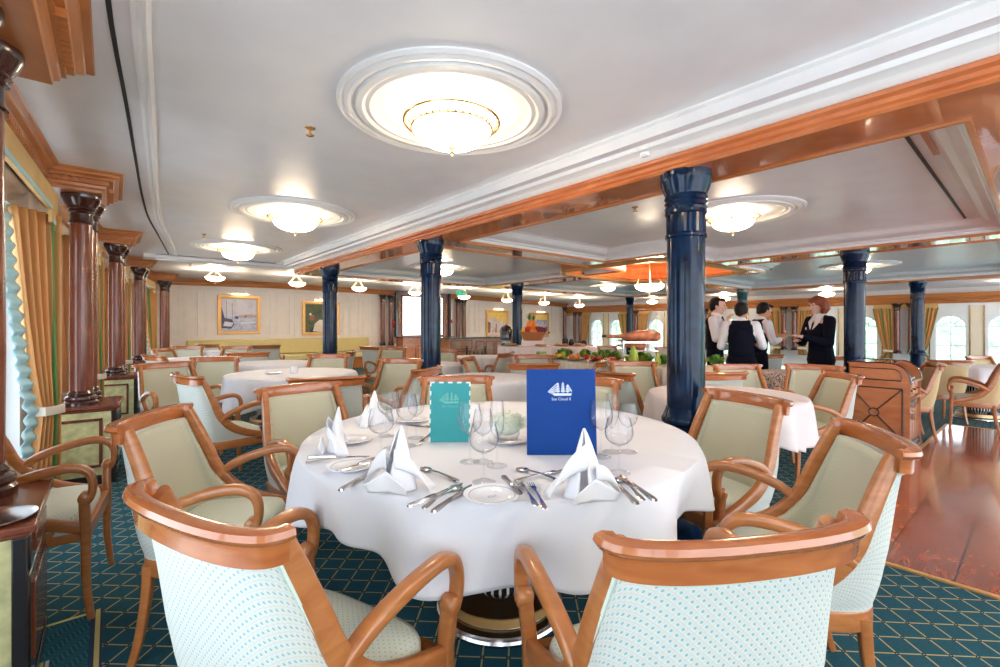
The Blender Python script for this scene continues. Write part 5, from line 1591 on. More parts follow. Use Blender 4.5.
# basket with fruit
p = onbuf(-.22, .02)
m = MB(); m.lathe([(0, 0), (.16, 0), (.17, .02), (.22, .13), (.235, .135), (.235, .155), (.215, .155), (.15, .03), (0, .03)], 32, rf=lambda a, z: 1 + .02 * math.cos(24 * a))
m2 = MB()
t = empty('fruit_basket', (p[0], p[1], p[2] + .10), 0, 'wicker basket on the rear buffet holding fruit', 'basket'); m.build('basket', WICKER, t)
m = MB(); m.bb(-.2, .2, -.15, .15, 0, .10); tag(m.build('riser_block', PINKL, loc=p, rz=brz, bevel=.01), 'cloth-covered riser under the fruit basket', 'riser')
F0 = {}
def produce(kind, loc, label, group, s=1.0, rot=(0, 0, 0)):
    if kind not in F0:
        m = MB()
        if kind == 'orange': m.ball((0, 0, 0), (.045, .045, .042)); mats = ORANGEV
        elif kind == 'tomato': m.ball((0, 0, 0), (.04, .04, .034)); mats = REDV
        elif kind == 'lemon': m.ball((0, 0, 0), (.05, .034, .034)); m.ball((.048, 0, 0), .012); mats = YELLOWV
        elif kind == 'plum': m.ball((0, 0, 0), (.03, .03, .035)); mats = PURPLE
        elif kind == 'apple': m.lathe([(0, -.035), (.025, -.038), (.042, -.01), (.042, .015), (.025, .036), (.008, .03), (0, .026)], 16); mats = REDV
        elif kind == 'squash': m.lathe([(0, -.10), (.045, -.085), (.065, -.04), (.055, .03), (.03, .10), (.02, .14), (0, .15)], 18, rf=lambda a, z: 1 + .05 * math.cos(8 * a)); mats = LIME
        elif kind == 'pepper': m.lathe([(0, -.05), (.025, -.05), (.038, -.01), (.042, .03), (.03, .05), (.008, .042), (0, .042)], 18, rf=lambda a, z: 1 + .09 * math.cos(4 * a)); mats = LIME
        elif kind == 'grapes':
            r2 = random.Random(3)
            for i in range(26): m.ball((r2.gauss(0, .03), r2.gauss(0, .03), -.02 + .07 * r2.random()), .014, n=8, m=6)
            mats = PURPLE
        elif kind == 'lettuce':
            r2 = random.Random(5)
            for i in range(26):
                a = r2.uniform(0, 2 * PI); tl = r2.uniform(.1, 1.2); q = Matrix.Rotation(a, 3, 'Z') @ Matrix.Rotation(tl, 3, 'X')
                L = .10; vs = []
                for yy_ in range(5):
                    for xx_ in range(5):
                        u, v = xx_ / 4 - .5, yy_ / 4
                        vs.append(q @ Vector((u * .09 * math.sin(PI * min(1, v * .8 + .15)), .02 * v * v + .008 * math.sin(9 * u * v * 3), L * v)))
                m.add(vs, [(i_ * 5 + j, i_ * 5 + j + 1, i_ * 5 + j + 6, i_ * 5 + j + 5) for i_ in range(4) for j in range(4)], r2.randint(0, 1))
            mats = [GREEN, LIME]
        elif kind == 'pineapple':
            m.lathe([(0, -.09), (.04, -.08), (.055, -.02), (.05, .05), (.03, .08), (0, .085)], 20, rf=lambda a, z: 1 + .06 * math.cos(10 * a + z * 90), mi=0)
            for i in range(16):
                a = i * 2.4; tl = .15 + .04 * i; q = Matrix.Rotation(a, 3, 'Z') @ Matrix.Rotation(tl, 3, 'X')
                vs = [q @ Vector(v) + Vector((0, 0, .08)) for v in ((-.008, 0, 0), (.008, 0, 0), (.006, .004, .06), (0, .02, .13), (-.006, .004, .06))]
                m.add(vs, [(0, 1, 2, 3, 4)], 1)
            mats = [ORANGEV, GREEN]
        elif kind == 'radicchio': m.ball((0, 0, 0), (.055, .055, .05)); m.ball((.02, .01, .02), (.04, .04, .036)); mats = REDV
        o = m.build(kind, mats, smooth=50); o.location = loc; o.rotation_euler = rot; o.scale = (s, s, s)
        tag(o, label, kind, group); F0[kind] = o; return o
    o = dup(F0[kind], loc, 0, label, group); o.rotation_euler = rot; o.scale = (s, s, s); return o
def on_b(u, v, z): return onbuf(-.22 + u, .02 + v, .84 + .10 + z)
g = 'fruit heaped in the basket'
produce('pineapple', on_b(-.06, .03, .27), 'pineapple standing up in the fruit basket, left', g, 1.1)
produce('pineapple', on_b(.02, .05, .28), 'pineapple standing up in the fruit basket, right', g, .95)
for i, (u, v) in enumerate(((-.15, -.04), (-.09, -.10), (.0, -.12), (.09, -.10), (.15, -.03), (.05, -.02), (.12, .06), (-.13, .07))):
    k = ('lemon', 'apple', 'orange', 'apple', 'tomato', 'orange', 'plum', 'lemon')[i]
    produce(k, on_b(u, v, .17 + .03 * (i % 2)), k + ' in the heap of the fruit basket', g + ', ' + k + 's', 1.5)
produce('grapes', on_b(.17, -.06, .16), 'bunch of dark grapes over the basket edge', g, 1.3); produce('grapes', on_b(.10, -.13, .18), 'dark grapes hanging at the front of the basket', g, 1.1)
# platters and pots
for i, (u, v, s_) in enumerate(((-.62, -.05, .15), (.28, -.12, .15), (.60, -.1, .14), (-.10, -.25, .12))):
    p = onbuf(u, v)
    m = MB(); m.lathe([(0, 0), (s_ * .7, 0), (s_, .02), (s_ * .98, .023), (s_ * .7, .006), (0, .005)], 28)
    tag(m.build('serving_platter', STEEL, loc=p), 'round silver platter on the rear buffet, ' + ['at its left end', 'right of the basket', 'at its right end', 'in front of the basket'][i], 'platter', 'silver platters on the rear buffet')
    for k in range(7):
        a = 2 * PI * k / 7; q = (p[0] + s_ * .55 * math.cos(a), p[1] + s_ * .55 * math.sin(a), p[2] + .028)
        m = MB(); m.ball((0, 0, 0), (.035, .03, .022), n=10, m=6)
        tag(m.build('bread_roll', plain('crust_%d_%d' % (i, k), (0.62, 0.34, 0.18), .6), loc=q), 'small bread roll on the silver platter ' + ['at the left end', 'right of the basket', 'at the right end', 'in front of the basket'][i], 'bread', 'bread rolls on platter %s' % ['one', 'two', 'three', 'four'][i])
for i, (u, h_) in enumerate(((.38, .16), (.50, .12), (.72, .10))):
    p = onbuf(u, .12)
    m = MB(); m.lathe([(0, 0), (.05, 0), (.055, .02), (.055, h_ * .7), (.035, h_ * .85), (.035, h_), (0, h_)], 18)
    tag(m.build('preserve_jar', EBONY, loc=p), 'dark lidded pot on the rear buffet, %s' % ['tallest', 'middle one', 'lowest'][i], 'pot', 'dark pots on the rear buffet')
t = empty('coffee_urn', onbuf(-.70, .18), 0, 'black coffee urn at the left end of the rear buffet', 'urn')
m = MB(); m.lathe([(0, 0), (.10, 0), (.10, .03), (.07, .05), (.07, .09), (.11, .11), (.12, .28), (.09, .34), (.03, .37), (0, .38)], 24); m.build('body', EBONY, t)
m = MB(); m.tube([(0, -.12, .15), (0, -.17, .15)], .012, 8); m.lathe([(0, .38), (.02, .385), (.02, .40), (0, .41)], 12); m.build('tap', BRASS, t)
m = MB(); m.lathe([(.08, .045), (.075, .05), (.075, .09), (.08, .095)], 24); m.build('band', SHEER, t)

# salads and vegetables on the long buffet
rnd = random.Random(31)
g = 'vegetables heaped on the salad buffet'
for i in range(26):
    x = rnd.uniform(4.52, 5.15); y = 2.22 + 2.4 * (i + rnd.random() * .6) / 26
    k = rnd.choice(['lettuce', 'lettuce', 'lettuce', 'pepper', 'tomato', 'lettuce'])
    produce(k, (x, y, .75 + {'lettuce': .015, 'pepper': .05, 'tomato': .036}[k]), '%s in the green heap, %s of the salad buffet' % (k, ('near end', 'part beside the ham', 'middle stretch', 'far end')[min(3, i // 7)]), g + ', ' + k, rnd.uniform(.9, 1.3), (0, 0, rnd.uniform(0, 6)))
produce('squash', (4.62, 3.06, .83), 'pale green squash standing upright in front of the ham', 'upright squashes', .95)
produce('squash', (4.70, 2.80, .80), 'smaller green squash leaning right of the upright one', 'upright squashes', .6)
m = MB(); m.lathe([(0, 0), (.08, 0), (.15, .06), (.155, .06), (.145, .05), (.08, .008), (0, .008)], 28)
tag(m.build('salad_bowl', EBONY, loc=(4.66, 2.42, .755)), 'shallow black bowl holding radicchio at the near end of the buffet', 'bowl')
for k in range(7):
    a = 2 * PI * k / 6; r = .075 if k < 6 else 0
    produce('radicchio', (4.66 + r * math.cos(a), 2.42 + r * math.sin(a), .835 + (.035 if k == 6 else 0)), 'red radicchio head in the black bowl', 'radicchio in the black bowl', .9)
for k in range(5):
    m = MB(); m.lathe([(0, 0), (.10, 0), (.13, .018), (.10, .006), (0, .006)], 24)
    y = (3.55, 3.9, 4.2, 4.5, 3.3)[k]
    tag(m.build('salad_platter', STEEL, loc=(4.58 if k < 4 else 4.95, y, .753)), 'low platter among the greens, %s' % ['below the ham', 'left of the ham', 'halfway along', 'at the far end', 'on the rear edge'][k], 'platter', 'platters on the salad buffet')
    for q in range(3):
        kk = ('tomato', 'orange', 'lemon', 'pepper', 'lemon')[k]
        produce(kk, ((4.58 if k < 4 else 4.95) + .05 * math.cos(2.1 * q), y + .05 * math.sin(2.1 * q), .805), '%s on a low platter of the salad buffet' % kk, 'pieces on the buffet platters, ' + kk, .8)
# ham on its stand
t = empty('ham_stand', (4.90, 3.25, .755), 0, 'steel carving stand holding the cured ham', 'stand')
hd = Vector((-.647, .763, 0)) # along the buffet... seen broadside
hx_, hy_ = W(1, 0)
hrz = math.atan2(hy_, hx_)
t.rotation_euler = (0, 0, hrz)
m = MB(); m.bb(-.20, .22, -.07, .07, 0, .02); m.build('board', HONEY, t, bevel=.004)
m = MB(); m.bb(-.14, .30, -.05, .05, .235, .255); m.bb(-.05, .30, -.04, .04, .13, .145); m.tube([(-.12, 0, .02), (-.12, 0, .27)], .012, 8); m.tube([(.15, 0, .02), (.15, 0, .24)], .012, 8); m.tube([(-.20, -.05, .27), (-.12, 0, .27)], .012, 8)
m.build('frame', STEEL, t)
t = empty('cured_ham', (4.90, 3.25, 1.075), hrz, 'whole cured ham leg lying across its stand by the windows', 'ham')
m = MB(); Mx = Matrix.Rotation(PI / 2, 3, 'Y')
m.lathe([(0, -.34), (.018, -.335), (.022, -.30), (.020, -.20), (.032, -.12), (.055, -.02), (.068, .08), (.078, .18), (.075, .27), (.05, .32), (0, .335)], 22, M=Mx, rf=lambda a, z: 1 + .10 * math.cos(2 * a + 9 * z) + .04 * math.cos(5 * a))
m.build('meat', HAMM, t)
m = MB(); m.lathe([(0, -.39), (.014, -.385), (.018, -.355), (.016, -.33), (0, -.325)], 12, M=Mx); m.build('hoof', EBONY, t)
m = MB(); m.ball((.22, 0, .03), (.09, .065, .055)); m.build('cut_face', REDV if False else plain('ham_fat', (0.80, 0.45, 0.28), .4, vary=.3, vscale=15), t)
t2 = dup(t, (4.92, 3.27, .96), hrz, 'smaller second ham piece under the whole leg'); t2.scale = (.5, .7, .7)

# ================================================================== FORWARD END: banquette, bar, alcove, pictures
m = MB(); BQ = plain('straw_yellow_upholstery', (0.62, 0.52, 0.24), .8)
t = empty('banquette', (3.4, Y1, 0), 0, 'long straw-coloured banquette along the panelled wall under two paintings', 'banquette')
m.bb(-2.0, 2.6, -.14, -.035, .45, .86); m.build('backrest', BQ, t, bevel=.03)
m = MB(); m.bb(-2.0, 2.6, -.62, -.14, .30, .45); m.build('seat', BQ, t, bevel=.03)
m = MB(); m.bb(-1.98, 2.58, -.58, -.04, 0, .30); m.build('base', HONEY, t)
def cabinet_block(x0, x1, y0, y1, h, label, ndoor, dark=False, name='side_cabinet'):
    t = empty(name, ((x0 + x1) / 2, y0, 0), 0, label, 'cabinet'); a = (x1 - x0) / 2; d = y1 - y0
    m = MB(); m.bb(-a, a, 0, d, .05, h - .03); m.build('body', TROLLEYW, t, smooth=0)
    m = MB(); m.bb(-a - .03, a + .03, -.03, d, h - .03, h); m.build('top', EBONY if dark else MAHOG, t, bevel=.005)
    m = MB(); m.bb(-a, a, .01, d, 0, .05); m.build('plinth', EBONY, t)
    for k in range(ndoor):
        xa = -a + .03 + k * (2 * a - .03) / ndoor; xb = xa + (2 * a - .03) / ndoor - .03
        m = MB(); m.bb(xa, xb, -.015, 0, h - .20, h - .06); q = m.build('drawer', HONEY, t, bevel=.004)
        m = MB(); m.ball(((xa + xb) / 2, -.022, h - .13), .012, n=8, m=6); m.build('knob', BRASS, q)
        m = MB(); m.bb(xa, xb, -.015, 0, .08, h - .23); q = m.build('door', TROLLEYW, t, bevel=.004)
        m = MB(); frame(m, xa + .03, xb - .03, .12, h - .27, -.015, .012, .004); m.build('inlay', EBONY, q)
    return t
cabinet_block(6.95, 8.85, Y1 - .5, Y1 - .06, .85, 'low wooden cabinet with drawers below the dark alcove', 4)
bxr = (6.2, 8.45)
t = empty('bar_counter', (7.3, 9.35, -.05), 0, 'wooden bar counter with thin black top before the sunny painting', 'counter')
m = MB(); m.bb(-1.0, 1.15, 0, .45, .05, .93); m.build('body', TROLLEYW, t, smooth=0)
m = MB(); m.bb(-1.15, 1.25, -.10, .55, .935, .965); m.build('top', EBONY, t, bevel=.005)
for k in range(3):
    z = .15 + k * .26; m = MB(); frame(m, -.95, -.30, z, z + .22, 0, .014, .008); m.build('panel_frame', EBONY, t)
m = MB()
for k in range(4): frame(m, -.18 + k * .33, .10 + k * .33, .12, .86, 0, .018, .008)
m.build('front_panelling', MAHOG, t)
# bottle rack
p = WP(476, 9.1)
t = empty('bottle_rack', (p[0], p[1], 0), head(0, 1), 'dark rack with green bottles left of the rear buffet', 'rack')
m = MB()
for z in (.08, .30, .52, .74): m.bb(-.18, .18, -.13, .13, z - .01, z)
for sx in (-.18, .18):
    for sy in (-.13, .13): m.tube([(sx, sy, 0), (sx, sy, .80)], .012, 6)
m.build('shelves', EBONY, t)
BOT = plain('dark_green_glass', (0.01, 0.06, 0.03), .1, coat=1)
b0 = None
for z in (.08, .30, .52):
    for k in range(4):
        lx = -.12 + k * .08; c, s_ = math.cos(head(0, 1)), math.sin(head(0, 1))
        loc = (p[0] + c * lx, p[1] + s_ * lx, z)
        if b0 is None:
            m = MB(); m.lathe([(0, 0), (.032, 0), (.034, .01), (.034, .11), (.014, .145), (.013, .19), (.0, .19)], 14); b0 = m.build('bottle', BOT, loc=loc)
            tag(b0, 'dark green bottle standing in the dark rack', 'bottle', 'bottles in the dark rack')
        else: dup(b0, loc, 0, 'dark green bottle standing in the dark rack')
# alcove: dark surround with a bright frosted glass screen
t = empty('display_alcove', (7.95, Y1 - .02, 0), 0, 'tall dark-framed alcove with a bright frosted glass screen', 'alcove')
m = MB()
m.bb(-1.0, .95, -.06, .0, .85, 2.40); m.build('back_board', plain('dusky_panel', (0.30, 0.17, 0.15), .4), t, smooth=0)
m = MB(); m.bb(-1.06, 1.02, -.14, -.0, 2.32, 2.40)
for x in (-1.06, .94): m.bb(x, x + .08, -.14, 0, .85, 2.32)
m.build('surround', EBONY, t, smooth=0, bevel=.004)
for (a, b) in ((-.80, -.10), (.05, .72)):
    m = MB(); m.bb(a, b, -.075, -.06, .90, 2.15); m.build('glass_screen', plain('frosted_screen_%d' % (a > 0), (0.9, 0.88, 0.88), .3, emit=(1, .96, .95), estr=.9), t, smooth=0)
    m = MB(); frame(m, a - .04, b + .04, .86, 2.19, -.06, .04, .025); m.build('screen_frame', MAHOG, t, smooth=0)
for x in (-.92, .85):
    m = MB()
    for k in range(9): m.ball((x + .02 * math.sin(k * 2), -.09, 1.3 + k * .08), (.03, .025, .035), n=8, m=6)
    m.build('carved_garland', GOLD, t)
m = MB(); m.bb(9.02, 9.12, Y1 - .04, Y1, 1.30, 1.42); tag(m.build('fire_call_point', REDP, bevel=.004), 'small red fire call point right of the dark alcove', 'call point')
m = MB(); m.lathe([(0, -.11), (.04, -.11), (.045, -.1), (.045, .1), (.03, .14), (0, .15)], 16); tag(m.build('fire_extinguisher', REDP, loc=(6.86, Y1 - .06, 1.25)), 'small red fire extinguisher left of the dark alcove', 'extinguisher')
# hanging exit sign
xx_, yy_ = 5.95, 8.35
t = empty('exit_sign', (xx_, yy_, 1.93), head(0, 1), 'green emergency exit sign hanging near the second navy column', 'sign')
m = MB(); m.bb(-.11, .11, -.01, .01, -.045, .045); pl = m.build('panel', SIGNG, t, bevel=.002)
m = MB(); m.bb(.045, .09, -.012, -.01, -.03, .03); m.ball((-.03, -.011, .025), (.009, .002, .009), n=10, m=6)
m.box((-.03, -.011, .002), (.012, .002, .03)); m.box((-.04, -.011, -.02), (.008, .002, .025), M=Matrix.Rotation(.5, 3, 'Y')); m.box((-.02, -.011, -.02), (.008, .002, .025), M=Matrix.Rotation(-.5, 3, 'Y'))
m.add([(-.005, -.0115, .012), (.03, -.0115, 0), (-.005, -.0115, -.012), (-.005, -.0105, .012), (.03, -.0105, 0), (-.005, -.0105, -.012)], [(0, 2, 1), (3, 4, 5), (0, 1, 4, 3), (1, 2, 5, 4), (2, 0, 3, 5)])
m.build('pictogram', PAPER, pl, smooth=0)
m = MB(); m.tube([(-.08, 0, .045), (-.08, 0, .20)], .003, 5); m.tube([(.08, 0, .045), (.08, 0, .20)], .003, 5); m.build('hangers', STEEL, t)

def noisepaint(name, cols, scale=6, dist=1.5):
    m, nt, b = mat_new(name)
    tc = nt.nodes.new('ShaderNodeTexCoord'); nz = nt.nodes.new('ShaderNodeTexNoise'); nz.inputs['Scale'].default_value = scale; nz.inputs['Distortion'].default_value = dist; nz.inputs['Detail'].default_value = 4
    nt.links.new(tc.outputs['Object'], nz.inputs['Vector']); rp = nt.nodes.new('ShaderNodeValToRGB'); e = rp.color_ramp.elements
    while len(e) < len(cols): e.new(.5)
    for i, c in enumerate(cols): e[i].position = .3 + .4 * i / (len(cols) - 1); e[i].color = (*c, 1)
    nt.links.new(nz.outputs['Fac'], rp.inputs[0]); nt.links.new(rp.outputs[0], b.inputs['Base Color']); b.inputs['Roughness'].default_value = .5
    return m
def picture(x0, x1, z0, z1, label, mats, shapes, lampb=True):
    """framed painting on the forward wall; shapes: (material index, [(u,v)...]) on the canvas"""
    t = empty('framed_painting', ((x0 + x1) / 2, Y1, (z0 + z1) / 2), 0, label, 'painting')
    w, h = x1 - x0, z1 - z0; m = MB()
    m.mould([(-w / 2, 0, -h / 2), (w / 2, 0, -h / 2), (w / 2, .001, -h / 2)], [(0, 0), (0.001, 0)]) if False else None
    for (a, b, c, d) in ((-w / 2, w / 2, -h / 2, -h / 2 + .07), (-w / 2, w / 2, h / 2 - .07, h / 2), (-w / 2, -w / 2 + .07, -h / 2 + .07, h / 2 - .07), (w / 2 - .07, w / 2, -h / 2 + .07, h / 2 - .07)):
        m.bb(a, b, -.055, -.0, c, d)
    for (a, b, c, d) in ((-w / 2 + .05, w / 2 - .05, -h / 2 + .05, -h / 2 + .085), (-w / 2 + .05, w / 2 - .05, h / 2 - .085, h / 2 - .05), (-w / 2 + .05, -w / 2 + .085, -h / 2 + .085, h / 2 - .085), (w / 2 - .085, w / 2 - .05, -h / 2 + .085, h / 2 - .085)):
        m.bb(a, b, -.04, -.0, c, d)
    m.build('frame', GOLD, t, smooth=0, bevel=.008)
    a, b, c, d = -w / 2 + .075, w / 2 - .075, -h / 2 + .075, h / 2 - .075
    m = MB(); m.bb(a, b, -.02, 0, c, d, 0)
    for k, (mi, P) in enumerate(shapes):
        n = len(P); y = -.0205 - .0002 * k
        m.add([(a + (b - a) * u, y, c + (d - c) * v) for u, v in P], [tuple(range(n))], mi)
    m.build('canvas', mats, t, smooth=0)
    if lampb:
        m = MB(); m.tube([(-w * .22, -.12, h / 2 + .05), (w * .22, -.12, h / 2 + .05)], .016, 8)
        for sx in (-.1, .1): m.tube([(sx, -.12, h / 2 + .05), (sx, -.10, h / 2 + .10), (sx, 0, h / 2 + .06)], .006, 6)
        m.build('picture_light', BRASS, t)
        m = MB(); m.bb(-w * .2, w * .2, -.125, -.115, h / 2 + .028, h / 2 + .034); m.build('lamp_tube', OPAL, t, smooth=0)
sky_m = noisepaint('lilac_sky_paint', [(0.55, 0.52, 0.66), (0.74, 0.70, 0.76), (0.66, 0.62, 0.72)], 2)
sea_m = noisepaint('pale_sea_paint', [(0.30, 0.36, 0.58), (0.56, 0.58, 0.72), (0.70, 0.68, 0.74)], 7)
dk = noisepaint('dark_boat_paint', [(0.03, 0.04, 0.10), (0.10, 0.10, 0.22)], 8)
wt = noisepaint('white_hull_paint', [(0.7, 0.7, 0.78), (0.85, 0.83, 0.85)], 8)
rs = noisepaint('rose_town_paint', [(0.45, 0.25, 0.30), (0.60, 0.42, 0.45)], 12)
picture(2.05, 3.02, .99, 1.98, 'harbour painting with boats under a lilac sky, leftmost on the wall', [sky_m, sea_m, dk, wt, rs], [
    (1, [(0, 0), (1, 0), (1, .44), (0, .44)]), (4, [(.45, .42), (1, .42), (1, .50), (.8, .52), (.6, .50), (.45, .47)]), (2, [(0, .10), (.28, .08), (.36, .22), (.30, .36), (.1, .4), (0, .8)]), (3, [(.06, .16), (.28, .14), (.34, .26), (.10, .30)]),
    (2, [(.14, .3), (.15, .3), (.15, .95), (.14, .95)]), (2, [(.30, .3), (.31, .3), (.31, .86), (.30, .86)]), (2, [(.36, .38), (.48, .38), (.46, .46), (.38, .46)]), (3, [(.55, .22), (.95, .26), (.95, .30), (.55, .27)]), (2, [(.64, .42), (.7, .42), (.68, .5)])])
gr = noisepaint('deep_green_paint', [(0.02, 0.03, 0.02), (0.08, 0.12, 0.05), (0.16, 0.10, 0.05)], 6)
br = noisepaint('brown_red_paint', [(0.22, 0.05, 0.03), (0.45, 0.20, 0.12)], 9)
ww = noisepaint('warm_white_paint', [(0.70, 0.60, 0.50), (0.85, 0.78, 0.70)], 8)
picture(4.08, 5.12, .94, 1.90, 'dark painting of a white table in greenery, behind the third navy column', [gr, br, ww], [
    (2, [(.25, .05), (.62, .0), (.95, .25), (.85, .42), (.45, .45), (.30, .30)]), (1, [(.55, .65), (.75, .62), (.78, .82), (.62, .9), (.52, .8)]), (1, [(.12, .45), (.28, .42), (.3, .6), (.18, .62)]), (2, [(.14, .6), (.2, .6), (.2, .68), (.14, .68)]), (1, [(.7, .45), (.85, .45), (.86, .62), (.74, .66)])])
yl = noisepaint('sunny_paint', [(0.80, 0.52, 0.08), (0.90, 0.66, 0.20), (0.85, 0.50, 0.22)], 4)
pk_ = noisepaint('rosy_white_paint', [(0.60, 0.34, 0.28), (0.80, 0.66, 0.62), (0.88, 0.82, 0.80)], 7)
picture(10.62, 11.72, .76, 1.80, 'sunny yellow and pink painting behind the bar counter', [yl, pk_, br], [
    (1, [(0, 0), (1, 0), (1, .5), (.8, .62), (.55, .6), (.4, .78), (.2, .7), (0, .85)]), (2, [(0, .1), (.14, .1), (.16, .55), (0, .6)]), (2, [(.40, .1), (.46, .1), (.48, .5), (.42, .5)])])
bl = noisepaint('mottled_blue_paint', [(0.14, 0.18, 0.42), (0.50, 0.48, 0.60), (0.72, 0.58, 0.36)], 7)
picture(12.85, 13.95, .74, 1.74, 'mottled blue painting in a gilt frame nearest the far corner', [bl, yl], [(1, [(0, .78), (1, .74), (1, 1), (0, 1)])])

# ================================================================== PEOPLE
def capsule(mb, P, mi=0, n=14):
    """chain of (x, y, z, r) or (x, y, z, rx, ry): tapered limb with rounded joints; overlapping parts are fused by the remesh"""
    for i in range(len(P) - 1):
        a, b = P[i], P[i + 1]
        A, B = Vector(a[:3]), Vector(b[:3]); d = B - A
        if d.length < 1e-5: continue
        steps = 4; ring = []
        q = d.to_track_quat('Z', 'Y').to_matrix()
        vs = []
        for k in range(steps + 1):
            t = k / steps; c = A + d * t
            for j in range(n):
                an = 2 * PI * j / n
                if len(a) == 5:
                    rx = a[3] + (b[3] - a[3]) * t; ry = a[4] + (b[4] - a[4]) * t
                    vs.append(c + Vector((rx * math.cos(an), ry * math.sin(an), 0)))
                else:
                    r = a[3] + (b[3] - a[3]) * t
                    vs.append(c + q @ Vector((r * math.cos(an), r * math.sin(an), 0)))
        fs = [(k * n + j, k * n + (j + 1) % n, (k + 1) * n + (j + 1) % n, (k + 1) * n + j) for k in range(steps) for j in range(n)]
        fs += [tuple(range(n))[::-1], tuple(range(steps * n, (steps + 1) * n))]
        mb.add(vs, fs, mi)
    for p in P:
        r = (p[3], p[4], min(p[3], p[4]) * .7) if len(p) == 5 else p[3]
        mb.ball(p[:3], r, mi, n=n, m=8)
def fuse(o, voxel, it=4):
    r = o.modifiers.new('fuse', 'REMESH'); r.mode = 'VOXEL'; r.voxel_size = voxel; r.use_smooth_shade = True
    s_ = o.modifiers.new('soften', 'SMOOTH'); s_.iterations = it; s_.factor = .5
    return o
def person(name_lab, px, Z, h, hx, hz, skin, hair, female, rarm, larm, lean=0.0, nod=0.0, turn=0.0, group=None):
    """local frame: x = the figure's right, y = ahead, z up. rarm / larm: (elbow, hand) for a 1.60 m figure"""
    x, y = WP(px, Z); z0 = FZ(x)
    t = empty('person', (x, y, z0), head(hx, hz), name_lab, 'person', group)
    k = h / 1.60; t.scale = (k, k, k)
    # skeleton
    sh = .165 if not female else .15
    hipw = .085
    T = lambda z: lean * max(0, z - .9) / .5          # forward lean offset
    def L(sx): return [(sx * hipw, 0, .84, .075), (sx * .09, .01, .62, .068), (sx * .09, .012, .45, .048), (sx * .092, -.008, .30, .050), (sx * .092, -.02, .08, .034)]
    torso = [(0, 0, .84, .145, .10), (0, T(.95), .98, .125, .092), (0, T(1.12), 1.14, .145, .10), (0, T(1.27), 1.27, .15, .092), (0, T(1.33), 1.325, .10, .07)]
    neck = [(0, T(1.33), 1.33, .052), (0, T(1.42) + .01 + nod * .02, 1.41, .048)]
    Hc = Vector((0, T(1.5) + .018 + nod * .05, 1.485 - nod * .012))
    R = Matrix.Rotation(turn, 3, 'Z') @ Matrix.Rotation(-nod, 3, 'X')
    def hp(v): return Hc + R @ Vector(v)
    body = MB(); capsule(body, L(1)); capsule(body, L(-1)); capsule(body, torso); capsule(body, neck)
    body.ball(hp((0, 0, .015)), (.074, .092, .092), n=20, m=12, M=R)
    body.ball(hp((0, .022, -.045)), (.056, .062, .060), n=16, m=10, M=R)          # jaw
    body.ball(hp((0, .062, -.085)), (.024, .020, .018), n=10, m=8, M=R)           # chin
    q0, q1 = hp((0, .090, .012)), hp((0, .112, -.022))
    capsule(body, [(*q0, .010), (*q1, .0145)], n=8)                              # nose
    for sx in (-1, 1):
        body.ball(hp((sx * .076, -.004, -.008)), (.010, .020, .030), n=10, m=8, M=R)   # ear
        body.ball(hp((sx * .034, .078, -.030)), (.022, .014, .018), n=8, m=6, M=R)     # cheek
        body.ball(hp((sx * .03, .084, .034)), (.022, .010, .008), n=8, m=6, M=R)       # brow ridge
    body.ball(hp((0, .090, -.052)), (.022, .010, .007), n=10, m=6, M=R)             # lips
    arms = {}
    for sx, (el, ha) in ((1, rarm), (-1, larm)):
        S = Vector((sx * sh, T(1.3), 1.295)); E = Vector(el); Hd = Vector(ha)
        arms[sx] = (S, E, Hd)
        capsule(body, [(*S, .048), (*((S + E) / 2), .043), (*E, .036), (*((E + Hd) / 2), .034), (*Hd, .024)])
        d = (Hd - E).normalized(); side = d.cross(Vector((0, 0, 1)))
        side = side.normalized() if side.length > .1 else Vector((1, 0, 0)); up = side.cross(d)
        palm = Hd + d * .045
        body.ball(Hd + d * .035, (.034, .042, .018), n=12, m=8, M=d.to_track_quat('Y', 'Z').to_matrix())
        for f in range(4):
            b0_ = palm + side * (-.024 + .016 * f) + d * .018; Lf = (.030, .036, .034, .026)[f]
            p1 = b0_ + d * Lf - up * .008; p2 = p1 + d * Lf * .7 - up * .018
            capsule(body, [(*b0_, .0088), (*p1, .0082), (*p2, .007)], n=8)
        b0_ = Hd + d * .02 - side * sx * .026; p1 = b0_ + d * .028 - side * sx * .014 - up * .006; p2 = p1 + d * .022 - up * .008
        capsule(body, [(*b0_, .011), (*p1, .010), (*p2, .0085)], n=8)
    fuse(body.build('body', skin, t, smooth=180), .0075, 3)
    # eyes, brows, mouth
    m = MB()
    for sx in (-1, 1): m.ball(hp((sx * .031, .088, .012)), (.011, .006, .006), n=10, m=6, M=R)
    m.build('eyes', HAIRB, t)
    m = MB(); m.ball(hp((0, .0985, -.052)), (.020, .005, .0045), n=10, m=6, M=R); m.build('lips', plain('lips_%d' % px, (0.45, 0.13, 0.11), .5), t)
    # hair
    m = MB()
    if female:
        m.ball(hp((0, -.012, .045)), (.094, .105, .088), n=20, m=12, M=R)
        for a in range(-4, 5):
            an = a / 4 * 1.75
            c0 = hp((.080 * math.sin(an), -.02 - .075 * math.cos(an), .03)); c1 = hp((.092 * math.sin(an), -.015 - .082 * math.cos(an), -.035)); c2 = hp((.074 * math.sin(an), -.010 - .066 * math.cos(an), -.085))
            capsule(m, [(*c0, .034), (*c1, .033), (*c2, .020)], n=10)
        m.ball(hp((.03, .062, .072)), (.05, .035, .026), n=12, m=8, M=R)
    else:
        m.ball(hp((0, -.028, .026)), (.081, .090, .096), n=20, m=12, M=R)
        m.ball(hp((0, .045, .088)), (.062, .048, .026), n=14, m=8, M=R)
        for sx in (-1, 1): m.ball(hp((sx * .070, -.008, .012)), (.014, .034, .044), n=10, m=8, M=R)
